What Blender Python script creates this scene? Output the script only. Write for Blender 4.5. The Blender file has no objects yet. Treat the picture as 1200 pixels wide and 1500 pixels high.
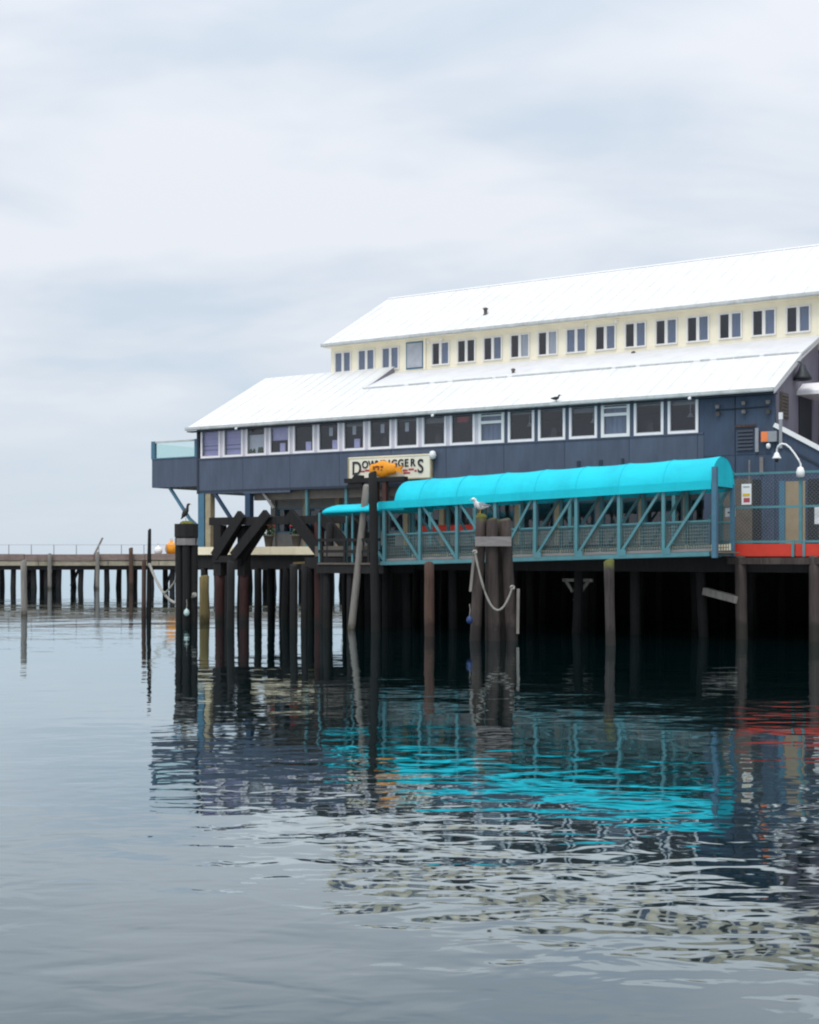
import bpy, math, random
from mathutils import Vector, Matrix, noise as mnoise
R = math.radians
sc = bpy.context.scene
col = sc.collection
rnd = random.Random(11)

# ------------------------------------------------------------------ camera, sky, sun, exposure
cam_d = bpy.data.cameras.new("camera")
cam = bpy.data.objects.new("camera", cam_d)
col.objects.link(cam)
cam.location = (0, 0, 3.0)
cam.rotation_euler = (R(90), 0, 0)
cam_d.sensor_fit = 'HORIZONTAL'
cam_d.sensor_width = 36.0
cam_d.lens = 60.0
cam_d.shift_y = 65 / 1200
cam_d.clip_end = 20000
sc.camera = cam

world = bpy.data.worlds.new("World")
sc.world = world
world.use_nodes = True
SUN_EL, SUN_AZ = R(60), R(205)          # azimuth measured clockwise from +Y


def build_world():
    nt = world.node_tree
    N, L = nt.nodes, nt.links
    N.clear()
    out = N.new('ShaderNodeOutputWorld')
    bg = N.new('ShaderNodeBackground')
    bg.inputs['Strength'].default_value = 0.1
    sky = N.new('ShaderNodeTexSky')
    sky.sky_type = 'NISHITA'
    sky.sun_disc = False
    sky.sun_elevation = SUN_EL
    sky.sun_rotation = SUN_AZ
    sky.air_density = 1.0
    sky.dust_density = 2.0
    tc = N.new('ShaderNodeTexCoord')
    sep = N.new('ShaderNodeSeparateXYZ')
    L.new(tc.outputs['Generated'], sep.inputs[0])

    def math_(op, a, b=None, clamp=False):
        m = N.new('ShaderNodeMath')
        m.operation = op
        m.use_clamp = clamp
        for i, x in enumerate((a, b)):
            if x is None:
                continue
            if isinstance(x, (int, float)):
                m.inputs[i].default_value = x
            else:
                L.new(x, m.inputs[i])
        return m.outputs[0]
    zz = math_('MAXIMUM', sep.outputs['Z'], 0.0)
    den = math_('ADD', zz, 0.30)
    px = math_('DIVIDE', sep.outputs['X'], den)
    py = math_('DIVIDE', sep.outputs['Y'], den)
    # streaks rise to the right
    comb = N.new('ShaderNodeCombineXYZ')
    L.new(px, comb.inputs[0])
    L.new(py, comb.inputs[1])
    mp = N.new('ShaderNodeMapping')
    mp.inputs['Location'].default_value = (1.3, 4.2, 0)
    mp.inputs['Rotation'].default_value = (0, 0, R(24))
    mp.inputs['Scale'].default_value = (0.95, 1.5, 1)
    L.new(comb.outputs[0], mp.inputs[0])
    n1 = N.new('ShaderNodeTexNoise')
    n1.inputs['Scale'].default_value = 1.45
    n1.inputs['Detail'].default_value = 4
    n1.inputs['Roughness'].default_value = 0.5
    n1.inputs['Distortion'].default_value = 0.35
    L.new(mp.outputs[0], n1.inputs['Vector'])
    n2 = N.new('ShaderNodeTexNoise')
    n2.inputs['Scale'].default_value = 4.2
    n2.inputs['Detail'].default_value = 6
    n2.inputs['Roughness'].default_value = 0.55
    n2.inputs['Distortion'].default_value = 0.5
    L.new(mp.outputs[0], n2.inputs['Vector'])
    s = math_('ADD', math_('MULTIPLY', n1.outputs['Fac'], 0.84), math_('MULTIPLY', n2.outputs['Fac'], 0.16))
    ramp = N.new('ShaderNodeValToRGB')
    e = ramp.color_ramp.elements
    e[0].position = 0.40
    e[0].color = (6.5, 7.4, 8.5, 1)
    e[1].position = 0.555
    e[1].color = (8.55, 8.9, 9.5, 1)
    L.new(s, ramp.inputs[0])
    # low haze: even pale blue towards the horizon
    hz = math_('SUBTRACT', 1.0, math_('DIVIDE', zz, 0.19), True)
    hz = math_('MULTIPLY', hz, 0.8)
    mx = N.new('ShaderNodeMix')
    mx.data_type = 'RGBA'
    L.new(hz, mx.inputs['Factor'])
    L.new(ramp.outputs[0], mx.inputs['A'])
    mx.inputs['B'].default_value = (6.2, 7.2, 8.2, 1)
    # an overcast sky is brighter overhead
    up = math_('ADD', 1.0, math_('MULTIPLY', math_('POWER', zz, 3.0), 1.35))
    sc1 = N.new('ShaderNodeVectorMath')
    sc1.operation = 'SCALE'
    L.new(mx.outputs['Result'], sc1.inputs[0])
    L.new(up, sc1.inputs['Scale'])
    mx2 = N.new('ShaderNodeMix')
    mx2.data_type = 'RGBA'
    mx2.inputs['Factor'].default_value = 0.93
    L.new(sky.outputs[0], mx2.inputs['A'])
    L.new(sc1.outputs[0], mx2.inputs['B'])
    L.new(mx2.outputs['Result'], bg.inputs['Color'])
    L.new(bg.outputs[0], out.inputs[0])


build_world()
sun_d = bpy.data.lights.new("sun", 'SUN')
sun_d.energy = 1.5
sun_d.angle = R(24)
sun_d.color = (1.0, 0.965, 0.92)
sun = bpy.data.objects.new("sun", sun_d)
col.objects.link(sun)
sdir = Vector((math.sin(SUN_AZ) * math.cos(SUN_EL), math.cos(SUN_AZ) * math.cos(SUN_EL), math.sin(SUN_EL)))
sun.rotation_euler = (-sdir).to_track_quat('-Z', 'Y').to_euler()
sun.location = sdir * 60

vs = sc.view_settings
vs.view_transform = 'Standard'
vs.look = 'None'
vs.exposure = 0.0
vs.gamma = 1.0
vs.use_curve_mapping = False
sc.render.engine = 'CYCLES'
sc.cycles.filter_width = 2.1
sc.cycles.max_bounces = 8
sc.cycles.transparent_max_bounces = 16

# ------------------------------------------------------------------ frames
# the building stands turned to the view: s runs along its front, d into it, z up from the water
SX, SY = 0.8367, -0.5476
ORG = Vector((-10.54, 68.0, 0.0))
ROTZ = math.atan2(SY, SX)


def W(s, d, z):
    return Vector((ORG.x + SX * s - SY * d, ORG.y + SY * s + SX * d, z))


def to_local(x, y):
    dx, dy = x - ORG.x, y - ORG.y
    return dx * SX + dy * SY, -dx * SY + dy * SX


# ------------------------------------------------------------------ mesh helper
class MB:
    def __init__(self):
        self.v, self.f, self.sm = [], [], []

    def add(self, vs_, fs, smooth=False):
        b = len(self.v)
        self.v += [tuple(p) for p in vs_]
        for q in fs:
            self.f.append(tuple(b + i for i in q))
            self.sm.append(smooth)
        return self

    def box(self, x0, x1, y0, y1, z0, z1):
        return self.add([(x0, y0, z0), (x1, y0, z0), (x1, y1, z0), (x0, y1, z0), (x0, y0, z1), (x1, y0, z1), (x1, y1, z1), (x0, y1, z1)],
                        [(0, 3, 2, 1), (4, 5, 6, 7), (0, 1, 5, 4), (1, 2, 6, 5), (2, 3, 7, 6), (3, 0, 4, 7)])

    def bar(self, a, b, w, t=None, up=(0, 0, 1)):
        a, b = Vector(a), Vector(b)
        t = t or w
        ax = (b - a).normalized()
        side = ax.cross(Vector(up))
        if side.length < 1e-4:
            side = Vector((1, 0, 0))
        side.normalize()
        nn = side.cross(ax).normalized()
        side, nn = side * w / 2, nn * t / 2
        c = [a - side - nn, a + side - nn, a + side + nn, a - side + nn, b - side - nn, b + side - nn, b + side + nn, b - side + nn]
        return self.add(c, [(0, 1, 2, 3), (7, 6, 5, 4), (0, 4, 5, 1), (1, 5, 6, 2), (2, 6, 7, 3), (3, 7, 4, 0)])

    def prism(self, prof, axis, a0, a1):
        """prof: 2-D outline; axis 'x' -> (y,z) outline swept along x; 'y' -> (x,z) outline swept along y"""
        n = len(prof)
        if axis == 'x':
            p0 = [(a0, p[0], p[1]) for p in prof]
            p1 = [(a1, p[0], p[1]) for p in prof]
        else:
            p0 = [(p[0], a0, p[1]) for p in prof]
            p1 = [(p[0], a1, p[1]) for p in prof]
        return self.add(p0 + p1, [tuple(range(n))[::-1], tuple(range(n, 2 * n))] + [(i, (i + 1) % n, n + (i + 1) % n, n + i) for i in range(n)])

    def rings(self, rings, closed_ends=True, smooth=True):
        n = len(rings[0])
        vv = [p for r in rings for p in r]
        ff = []
        for k in range(len(rings) - 1):
            for i in range(n):
                j = (i + 1) % n
                ff.append((k * n + i, k * n + j, (k + 1) * n + j, (k + 1) * n + i))
        self.add(vv, ff, smooth)
        if closed_ends:
            self.add(rings[0], [tuple(range(n))[::-1]])
            self.add(rings[-1], [tuple(range(n))])
        return self

    def tube(self, pts, r, n=8, rad=None, ends=True):
        pts = [Vector(p) for p in pts]
        out = []
        for i, p in enumerate(pts):
            t = (pts[min(i + 1, len(pts) - 1)] - pts[max(i - 1, 0)]).normalized()
            a = Vector((0, 0, 1)) if abs(t.z) < 0.95 else Vector((0, 1, 0))
            u = t.cross(a).normalized()
            w = u.cross(t).normalized()
            rr = rad[i] if rad else r
            out.append([p + (u * math.cos(q) + w * math.sin(q)) * rr for q in [2 * math.pi * k / n for k in range(n)]])
        return self.rings(out, ends)

    def lathe(self, prof, n=14, c=(0, 0, 0)):
        """prof: list of (r, z)"""
        out = [[(c[0] + r * math.cos(2 * math.pi * k / n), c[1] + r * math.sin(2 * math.pi * k / n), c[2] + z) for k in range(n)] for r, z in prof]
        return self.rings(out)

    def mesh(self, name, mat, origin=(0, 0, 0)):
        me = bpy.data.meshes.new(name)
        ox, oy, oz = origin
        me.from_pydata([(x - ox, y - oy, z - oz) for x, y, z in self.v], [], self.f)
        me.polygons.foreach_set('use_smooth', self.sm)
        if mat:
            me.materials.append(mat)
        me.update()
        return me

    def build(self, name, mat, parent=None, origin=(0, 0, 0), loc=None, rot=None):
        return inst(name, self.mesh(name, mat, origin), parent, loc, rot)


def inst(name, me, parent=None, loc=None, rot=None):
    o = bpy.data.objects.new(name, me)
    col.objects.link(o)
    if parent:
        o.parent = parent
    if loc:
        o.location = loc
    if rot:
        o.rotation_euler = rot
    return o


def tag(o, label, cat, group=None, kind=None):
    o['label'] = label
    o['category'] = cat
    if group:
        o['group'] = group
    if kind:
        o['kind'] = kind
    return o


def thing(name, label, cat, loc, rotz=0.0, group=None):
    o = bpy.data.objects.new(name, None)
    col.objects.link(o)
    o.location = loc
    o.rotation_euler = (0, 0, rotz)
    o.empty_display_size = 0.3
    return tag(o, label, cat, group)


def thing_b(name, label, cat, s, d, z, group=None):
    """a thing laid out in the building's frame; its parts use (s, d, z) minus this base"""
    return thing(name, label, cat, W(s, d, z), ROTZ, group), (s, d, z)


# ------------------------------------------------------------------ materials
MATS = {}


def mat(name, color, rough=0.6, metal=0.0, var=0.12, scale=3.0, stretch=(1, 1, 1), bump=0.0, bump_scale=30.0, dirt=None, dirt_amt=0.0,
        dirt_scale=1.2, spec=0.4, coord='Object', tide=None, hi=None, hi_z=None):
    if name in MATS:
        return MATS[name]
    m = bpy.data.materials.new(name)
    m.use_nodes = True
    nt = m.node_tree
    N, L = nt.nodes, nt.links
    b = N['Principled BSDF']
    b.inputs['Roughness'].default_value = rough
    b.inputs['Metallic'].default_value = metal
    b.inputs['Specular IOR Level'].default_value = spec
    tc = N.new('ShaderNodeTexCoord')
    mp = N.new('ShaderNodeMapping')
    mp.inputs['Scale'].default_value = stretch
    L.new(tc.outputs[coord], mp.inputs[0])
    n1 = N.new('ShaderNodeTexNoise')
    n1.inputs['Scale'].default_value = scale
    n1.inputs['Detail'].default_value = 6
    n1.inputs['Roughness'].default_value = 0.62
    L.new(mp.outputs[0], n1.inputs['Vector'])
    info = N.new('ShaderNodeObjectInfo')
    mix = N.new('ShaderNodeMix')
    mix.data_type = 'RGBA'
    c = color
    mix.inputs['A'].default_value = (c[0] * (1 - var), c[1] * (1 - var), c[2] * (1 - var), 1)
    mix.inputs['B'].default_value = (min(1, c[0] * (1 + var)), min(1, c[1] * (1 + var)), min(1, c[2] * (1 + var)), 1)
    mr = N.new('ShaderNodeMapRange')
    mr.inputs['From Min'].default_value = 0.3
    mr.inputs['From Max'].default_value = 0.7
    L.new(n1.outputs['Fac'], mr.inputs['Value'])
    add = N.new('ShaderNodeMath')
    add.operation = 'MULTIPLY_ADD'
    L.new(info.outputs['Random'], add.inputs[0])
    add.inputs[1].default_value = 0.35
    L.new(mr.outputs[0], add.inputs[2])
    add.use_clamp = True
    L.new(add.outputs[0], mix.inputs['Factor'])
    colour = mix.outputs['Result']
    if dirt:
        n2 = N.new('ShaderNodeTexNoise')
        n2.inputs['Scale'].default_value = dirt_scale
        n2.inputs['Detail'].default_value = 8
        n2.inputs['Roughness'].default_value = 0.7
        mp2 = N.new('ShaderNodeMapping')
        mp2.inputs['Scale'].default_value = (1, 1, 0.3)
        L.new(tc.outputs[coord], mp2.inputs[0])
        L.new(mp2.outputs[0], n2.inputs['Vector'])
        mr2 = N.new('ShaderNodeMapRange')
        mr2.inputs['From Min'].default_value = 0.48
        mr2.inputs['From Max'].default_value = 0.72
        mr2.inputs['To Max'].default_value = dirt_amt
        L.new(n2.outputs['Fac'], mr2.inputs['Value'])
        mx = N.new('ShaderNodeMix')
        mx.data_type = 'RGBA'
        L.new(mr2.outputs[0], mx.inputs['Factor'])
        L.new(colour, mx.inputs['A'])
        mx.inputs['B'].default_value = (*dirt, 1)
        colour = mx.outputs['Result']
    if tide or hi:
        geo = N.new('ShaderNodeNewGeometry')
        sp = N.new('ShaderNodeSeparateXYZ')
        L.new(geo.outputs['Position'], sp.inputs[0])
        n3 = N.new('ShaderNodeTexNoise')
        n3.inputs['Scale'].default_value = 4.0
        n3.inputs['Detail'].default_value = 5
        L.new(tc.outputs[coord], n3.inputs['Vector'])
        ad = N.new('ShaderNodeMath')
        ad.operation = 'MULTIPLY_ADD'
        L.new(n3.outputs['Fac'], ad.inputs[0])
        ad.inputs[1].default_value = 0.6
        L.new(sp.outputs['Z'], ad.inputs[2])
        if tide:                                  # weed and barnacles up to the high-water line
            mr3 = N.new('ShaderNodeMapRange')
            mr3.inputs['From Min'].default_value = tide[3] + 0.25
            mr3.inputs['From Max'].default_value = tide[3] + 0.45
            mr3.inputs['To Min'].default_value = 0.85
            mr3.inputs['To Max'].default_value = 0.0
            L.new(ad.outputs[0], mr3.inputs['Value'])
            mx3 = N.new('ShaderNodeMix')
            mx3.data_type = 'RGBA'
            L.new(mr3.outputs[0], mx3.inputs['Factor'])
            L.new(colour, mx3.inputs['A'])
            mx3.inputs['B'].default_value = (*tide[:3], 1)
            colour = mx3.outputs['Result']
        if hi:                                    # moss on a pile head
            mr4 = N.new('ShaderNodeMapRange')
            mr4.inputs['From Min'].default_value = hi_z + 0.25
            mr4.inputs['From Max'].default_value = hi_z + 0.5
            L.new(ad.outputs[0], mr4.inputs['Value'])
            mx4 = N.new('ShaderNodeMix')
            mx4.data_type = 'RGBA'
            L.new(mr4.outputs[0], mx4.inputs['Factor'])
            L.new(colour, mx4.inputs['A'])
            mx4.inputs['B'].default_value = (*hi, 1)
            colour = mx4.outputs['Result']
    L.new(colour, b.inputs['Base Color'])
    if bump:
        n4 = N.new('ShaderNodeTexNoise')
        n4.inputs['Scale'].default_value = bump_scale
        n4.inputs['Detail'].default_value = 5
        L.new(mp.outputs[0], n4.inputs['Vector'])
        bp = N.new('ShaderNodeBump')
        bp.inputs['Strength'].default_value = 0.6
        bp.inputs['Distance'].default_value = bump
        L.new(n4.outputs['Fac'], bp.inputs['Height'])
        L.new(bp.outputs[0], b.inputs['Normal'])
    MATS[name] = m
    return m


def siding(name, color, dark):
    """painted ply with vertical grooves, slightly chalky and streaked"""
    m = mat(name, color, rough=0.62, var=0.15, scale=1.6, stretch=(1.6, 1, 0.25), dirt=dark, dirt_amt=0.6, dirt_scale=1.4)
    nt = m.node_tree
    N, L = nt.nodes, nt.links
    tc = N.new('ShaderNodeTexCoord')
    wv = N.new('ShaderNodeTexWave')
    wv.bands_direction = 'X'
    wv.inputs['Scale'].default_value = 0.78
    wv.inputs['Distortion'].default_value = 0
    L.new(tc.outputs['Object'], wv.inputs['Vector'])
    mr = N.new('ShaderNodeMapRange')
    mr.inputs['From Min'].default_value = 0.0
    mr.inputs['From Max'].default_value = 0.06
    L.new(wv.outputs['Fac'], mr.inputs['Value'])
    bp = N.new('ShaderNodeBump')
    bp.inputs['Distance'].default_value = 0.012
    bp.inputs['Strength'].default_value = 0.7
    L.new(mr.outputs[0], bp.inputs['Height'])
    L.new(bp.outputs[0], N['Principled BSDF'].inputs['Normal'])
    return m


M_SIDING = siding('grey_blue_siding', (0.072, 0.094, 0.138), (0.05, 0.065, 0.095))
M_SIDING_D = siding('dark_blue_siding', (0.046, 0.070, 0.115), (0.028, 0.04, 0.06))
M_SIDING_E = siding('mauve_grey_siding', (0.185, 0.172, 0.215), (0.13, 0.125, 0.155))
M_TRIMDARK = mat('navy_trim', (0.025, 0.035, 0.055), 0.55)
M_ROOF = mat('white_roof', (0.67, 0.67, 0.665), 0.5, var=0.045, scale=0.6, dirt=(0.52, 0.52, 0.50), dirt_amt=0.42, dirt_scale=0.8)
M_ROOF2 = mat('white_membrane_roof', (0.64, 0.64, 0.65), 0.6, var=0.05, scale=0.9, dirt=(0.5, 0.5, 0.49), dirt_amt=0.45, dirt_scale=1.2)
M_GUTTER = mat('gutter_grey', (0.50, 0.52, 0.51), 0.5, dirt=(0.25, 0.26, 0.24), dirt_amt=0.6, dirt_scale=1.5)
M_CREAM = mat('cream_siding', (0.86, 0.79, 0.62), 0.6, var=0.05, scale=1.2, dirt=(0.68, 0.58, 0.40), dirt_amt=0.3)
M_CREAM_F = mat('cream_fascia', (0.90, 0.80, 0.58), 0.6, var=0.06, dirt=(0.6, 0.5, 0.34), dirt_amt=0.35)
M_FRAME = mat('mauve_white_trim', (0.60, 0.56, 0.62), 0.5, var=0.06, scale=2)
M_FRAME_W = mat('white_frame', (0.84, 0.81, 0.82), 0.45, var=0.05)
M_UFRAME = mat('pale_frame', (0.72, 0.70, 0.66), 0.45, var=0.05)
M_TEAL = mat('teal_steel', (0.075, 0.225, 0.255), 0.45, var=0.15, scale=2, dirt=(0.12, 0.16, 0.15), dirt_amt=0.5, dirt_scale=2.5)
M_TEALBLUE = mat('blue_steel', (0.06, 0.16, 0.235), 0.45, var=0.12, dirt=(0.07, 0.11, 0.13), dirt_amt=0.4)
M_NAVYPOST = mat('navy_post', (0.022, 0.05, 0.095), 0.5)
M_CANVAS = mat('turquoise_canvas', (0.002, 0.50, 0.60), 0.75, var=0.12, scale=0.7, stretch=(0.4, 1, 1), dirt=(0.0, 0.34, 0.43), dirt_amt=0.5, dirt_scale=0.9, bump=0.03, bump_scale=2.2)
M_CANVAS_SEAM = mat('turquoise_seam', (0.002, 0.45, 0.55), 0.75)
M_RED = mat('red_fascia_paint', (0.58, 0.042, 0.022), 0.5, var=0.08, dirt=(0.3, 0.03, 0.025), dirt_amt=0.35)
M_BLACKWOOD = mat('creosote_timber', (0.011, 0.010, 0.010), 0.8, var=0.45, scale=2.5, stretch=(6, 6, 0.6), bump=0.01, bump_scale=8, dirt=(0.035, 0.03, 0.028), dirt_amt=0.3, dirt_scale=2.0)
M_REDPILE = mat('oxide_red_pile', (0.034, 0.0095, 0.009), 0.75, var=0.3, stretch=(6, 6, 0.6), bump=0.008, bump_scale=8, tide=(0.012, 0.011, 0.009, 0.25))
M_PILE = mat('brown_pile', (0.045, 0.035, 0.031), 0.85, var=0.45, scale=2.2, stretch=(6, 6, 0.5), bump=0.012, bump_scale=8, dirt=(0.15, 0.125, 0.11), dirt_amt=0.45, dirt_scale=2.2, tide=(0.02, 0.020, 0.015, 0.6))
M_PILE_R = mat('rusty_pile', (0.065, 0.036, 0.027), 0.85, var=0.45, scale=2.2, stretch=(6, 6, 0.5), bump=0.012, bump_scale=8, dirt=(0.17, 0.115, 0.05), dirt_amt=0.5, dirt_scale=1.8, tide=(0.03, 0.018, 0.016, 0.5))
M_PILE_G = mat('grey_pile', (0.20, 0.185, 0.165), 0.85, var=0.3, scale=2.2, stretch=(6, 6, 0.5), bump=0.012, bump_scale=8, dirt=(0.10, 0.09, 0.08), dirt_amt=0.5, tide=(0.035, 0.028, 0.012, 0.1))
M_PILE_Y = mat('ochre_pile', (0.20, 0.15, 0.06), 0.85, var=0.3, scale=2.2, stretch=(6, 6, 0.5), bump=0.01, bump_scale=8, dirt=(0.12, 0.1, 0.04), dirt_amt=0.6, tide=(0.06, 0.05, 0.02, 0.2))
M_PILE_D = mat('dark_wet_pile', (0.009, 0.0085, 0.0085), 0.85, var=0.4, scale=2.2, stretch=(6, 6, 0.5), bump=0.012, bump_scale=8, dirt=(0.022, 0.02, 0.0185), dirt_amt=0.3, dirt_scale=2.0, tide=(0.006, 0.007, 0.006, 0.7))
M_PILE_M = mat('mossy_pile', (0.042, 0.035, 0.032), 0.85, var=0.4, scale=2.2, stretch=(6, 6, 0.5), bump=0.012, bump_scale=8, dirt=(0.14, 0.12, 0.11), dirt_amt=0.5, dirt_scale=2.0, tide=(0.02, 0.018, 0.016, 0.5), hi=(0.12, 0.125, 0.03), hi_z=2.58)
M_PILE_M2 = mat('moss_topped_pile', (0.042, 0.032, 0.028), 0.85, var=0.4, scale=2.2, stretch=(6, 6, 0.5), bump=0.012, bump_scale=8, dirt=(0.15, 0.12, 0.105), dirt_amt=0.5, dirt_scale=2.0, tide=(0.022, 0.018, 0.017, 0.5), hi=(0.10, 0.11, 0.02), hi_z=4.3)
M_FARWOOD = mat('far_pier_wood', (0.018, 0.016, 0.017), 0.85, var=0.4, stretch=(4, 4, 0.6), dirt=(0.06, 0.05, 0.045), dirt_amt=0.4, tide=(0.015, 0.017, 0.016, 0.4))
M_FARCAP = mat('far_pier_cap', (0.20, 0.15, 0.13), 0.85, var=0.3, stretch=(0.5, 3, 3), dirt=(0.07, 0.055, 0.05), dirt_amt=0.6, dirt_scale=0.8)
M_FARSTR = mat('far_pier_stringer', (0.30, 0.27, 0.20), 0.85, var=0.3, stretch=(0.5, 3, 3), dirt=(0.12, 0.10, 0.08), dirt_amt=0.6, dirt_scale=0.8)
M_GREYBOARD = mat('grey_board', (0.20, 0.185, 0.18), 0.85, var=0.25, stretch=(1, 1, 6), scale=3)
M_DECK = mat('deck_wood', (0.20, 0.165, 0.125), 0.8, var=0.3, stretch=(0.6, 6, 1), scale=2)
M_ROPE = mat('rope', (0.27, 0.26, 0.23), 0.9, var=0.3, scale=20, bump=0.01, bump_scale=60)
M_WHITE = mat('white_paint', (0.80, 0.80, 0.79), 0.4, var=0.03)
M_GREYMETAL = mat('grey_metal', (0.30, 0.31, 0.33), 0.4, metal=0.3, var=0.1)
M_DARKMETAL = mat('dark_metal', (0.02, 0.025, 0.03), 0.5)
M_ORANGE = mat('orange_paint', (0.80, 0.30, 0.012), 0.5, var=0.12, scale=5)
M_BROWNMARK = mat('brown_marks', (0.25, 0.055, 0.006), 0.6)
M_ORBOX = mat('orange_panel', (0.80, 0.22, 0.07), 0.5)
M_SIGN = mat('cream_sign_face', (0.80, 0.76, 0.62), 0.55, var=0.04, dirt=(0.6, 0.55, 0.42), dirt_amt=0.3)
M_LETTER = mat('black_letter', (0.025, 0.024, 0.028), 0.5)
M_REDLETTER = mat('red_letter', (0.42, 0.07, 0.08), 0.5)
M_BROWNPOST = mat('maroon_post', (0.055, 0.020, 0.016), 0.7, var=0.3)
M_TAN = mat('tan_door', (0.30, 0.235, 0.15), 0.6, var=0.1)
M_BROWNPANEL = mat('brown_panel', (0.105, 0.090, 0.075), 0.65, var=0.2)
M_STUCCO = mat('grey_stucco', (0.20, 0.20, 0.19), 0.8, var=0.15)
M_TANCOL = mat('tan_column', (0.36, 0.30, 0.19), 0.7, var=0.15)
M_INT = mat('interior_wall', (0.12, 0.11, 0.12), 0.9, var=0.1)
M_INTFLOOR = mat('interior_floor', (0.06, 0.045, 0.035), 0.8)
M_SKYPANEL = mat('lilac_sky_panel', (0.55, 0.52, 0.78), 0.8, var=0.12, stretch=(0.2, 1, 8), scale=2)  # stands in for lilac sky light seen through the opposite windows
M_GREENPANEL = mat('pale_green_panel', (0.72, 0.78, 0.75), 0.8, var=0.1)
M_CURTAIN = mat('blue_curtain', (0.20, 0.26, 0.33), 0.85, var=0.25, stretch=(8, 1, 0.3), scale=2)
M_CURTAIN_P = mat('pale_curtain', (0.55, 0.60, 0.58), 0.85, var=0.2, stretch=(8, 1, 0.3), scale=2)
M_SKYPATCH = mat('lilac_sky_patch', (0.62, 0.60, 0.82), 0.7)  # bright lilac in place of light seen through the room
M_REDPOSTER = mat('red_poster', (0.40, 0.03, 0.04), 0.7)
M_MOSS = mat('moss', (0.13, 0.13, 0.025), 0.95, var=0.4, scale=9, bump=0.02, bump_scale=25)
M_GULLW = mat('gull_white', (0.82, 0.82, 0.80), 0.7, var=0.04)
M_GULLG = mat('gull_grey', (0.36, 0.37, 0.39), 0.7, var=0.06)
M_BEAK = mat('yellow_beak', (0.65, 0.40, 0.05), 0.5)
M_BLACKBIRD = mat('black_feather', (0.012, 0.012, 0.013), 0.55)
M_BUOYBLUE = mat('blue_float', (0.015, 0.04, 0.13), 0.5)
M_PALEFLOAT = mat('pale_green_float', (0.45, 0.58, 0.55), 0.6)
M_FLOWER = mat('red_petals', (0.45, 0.02, 0.03), 0.7, var=0.3, scale=12)
M_LEAF = mat('planter_leaf', (0.04, 0.08, 0.03), 0.7, var=0.3, scale=12)
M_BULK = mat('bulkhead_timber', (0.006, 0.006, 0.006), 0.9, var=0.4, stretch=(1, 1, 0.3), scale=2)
M_YELLOW = mat('yellow_paint', (0.65, 0.45, 0.03), 0.6)


def glass_mat(name, tint, gloss, refl=1.0):
    m = bpy.data.materials.new(name)
    m.use_nodes = True
    N, L = m.node_tree.nodes, m.node_tree.links
    N.clear()
    out = N.new('ShaderNodeOutputMaterial')
    tr = N.new('ShaderNodeBsdfTransparent')
    tr.inputs[0].default_value = (*tint, 1)
    gl = N.new('ShaderNodeBsdfGlossy')
    gl.inputs['Color'].default_value = (refl, refl, refl, 1)
    gl.inputs['Roughness'].default_value = gloss
    fr = N.new('ShaderNodeFresnel')
    ge = N.new('ShaderNodeNewGeometry')
    io = N.new('ShaderNodeMapRange')              # same reflectance on both faces of a thin pane
    io.inputs['To Min'].default_value = 1.5
    io.inputs['To Max'].default_value = 1 / 1.5
    L.new(ge.outputs['Backfacing'], io.inputs['Value'])
    L.new(io.outputs[0], fr.inputs['IOR'])
    tc = N.new('ShaderNodeTexCoord')
    nz = N.new('ShaderNodeTexNoise')
    nz.inputs['Scale'].default_value = 1.3
    L.new(tc.outputs['Object'], nz.inputs['Vector'])
    bp = N.new('ShaderNodeBump')
    bp.inputs['Distance'].default_value = 0.006
    bp.inputs['Strength'].default_value = 0.5
    L.new(nz.outputs['Fac'], bp.inputs['Height'])
    L.new(bp.outputs[0], gl.inputs['Normal'])
    mx = N.new('ShaderNodeMixShader')
    L.new(fr.outputs[0], mx.inputs[0])
    L.new(tr.outputs[0], mx.inputs[1])
    L.new(gl.outputs[0], mx.inputs[2])
    L.new(mx.outputs[0], out.inputs[0])
    return m


M_GLASS = glass_mat('window_glass', (0.86, 0.86, 0.90), 0.02)
M_GLASS_RAIL = glass_mat('railing_glass', (0.92, 0.99, 0.98), 0.02)


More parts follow.
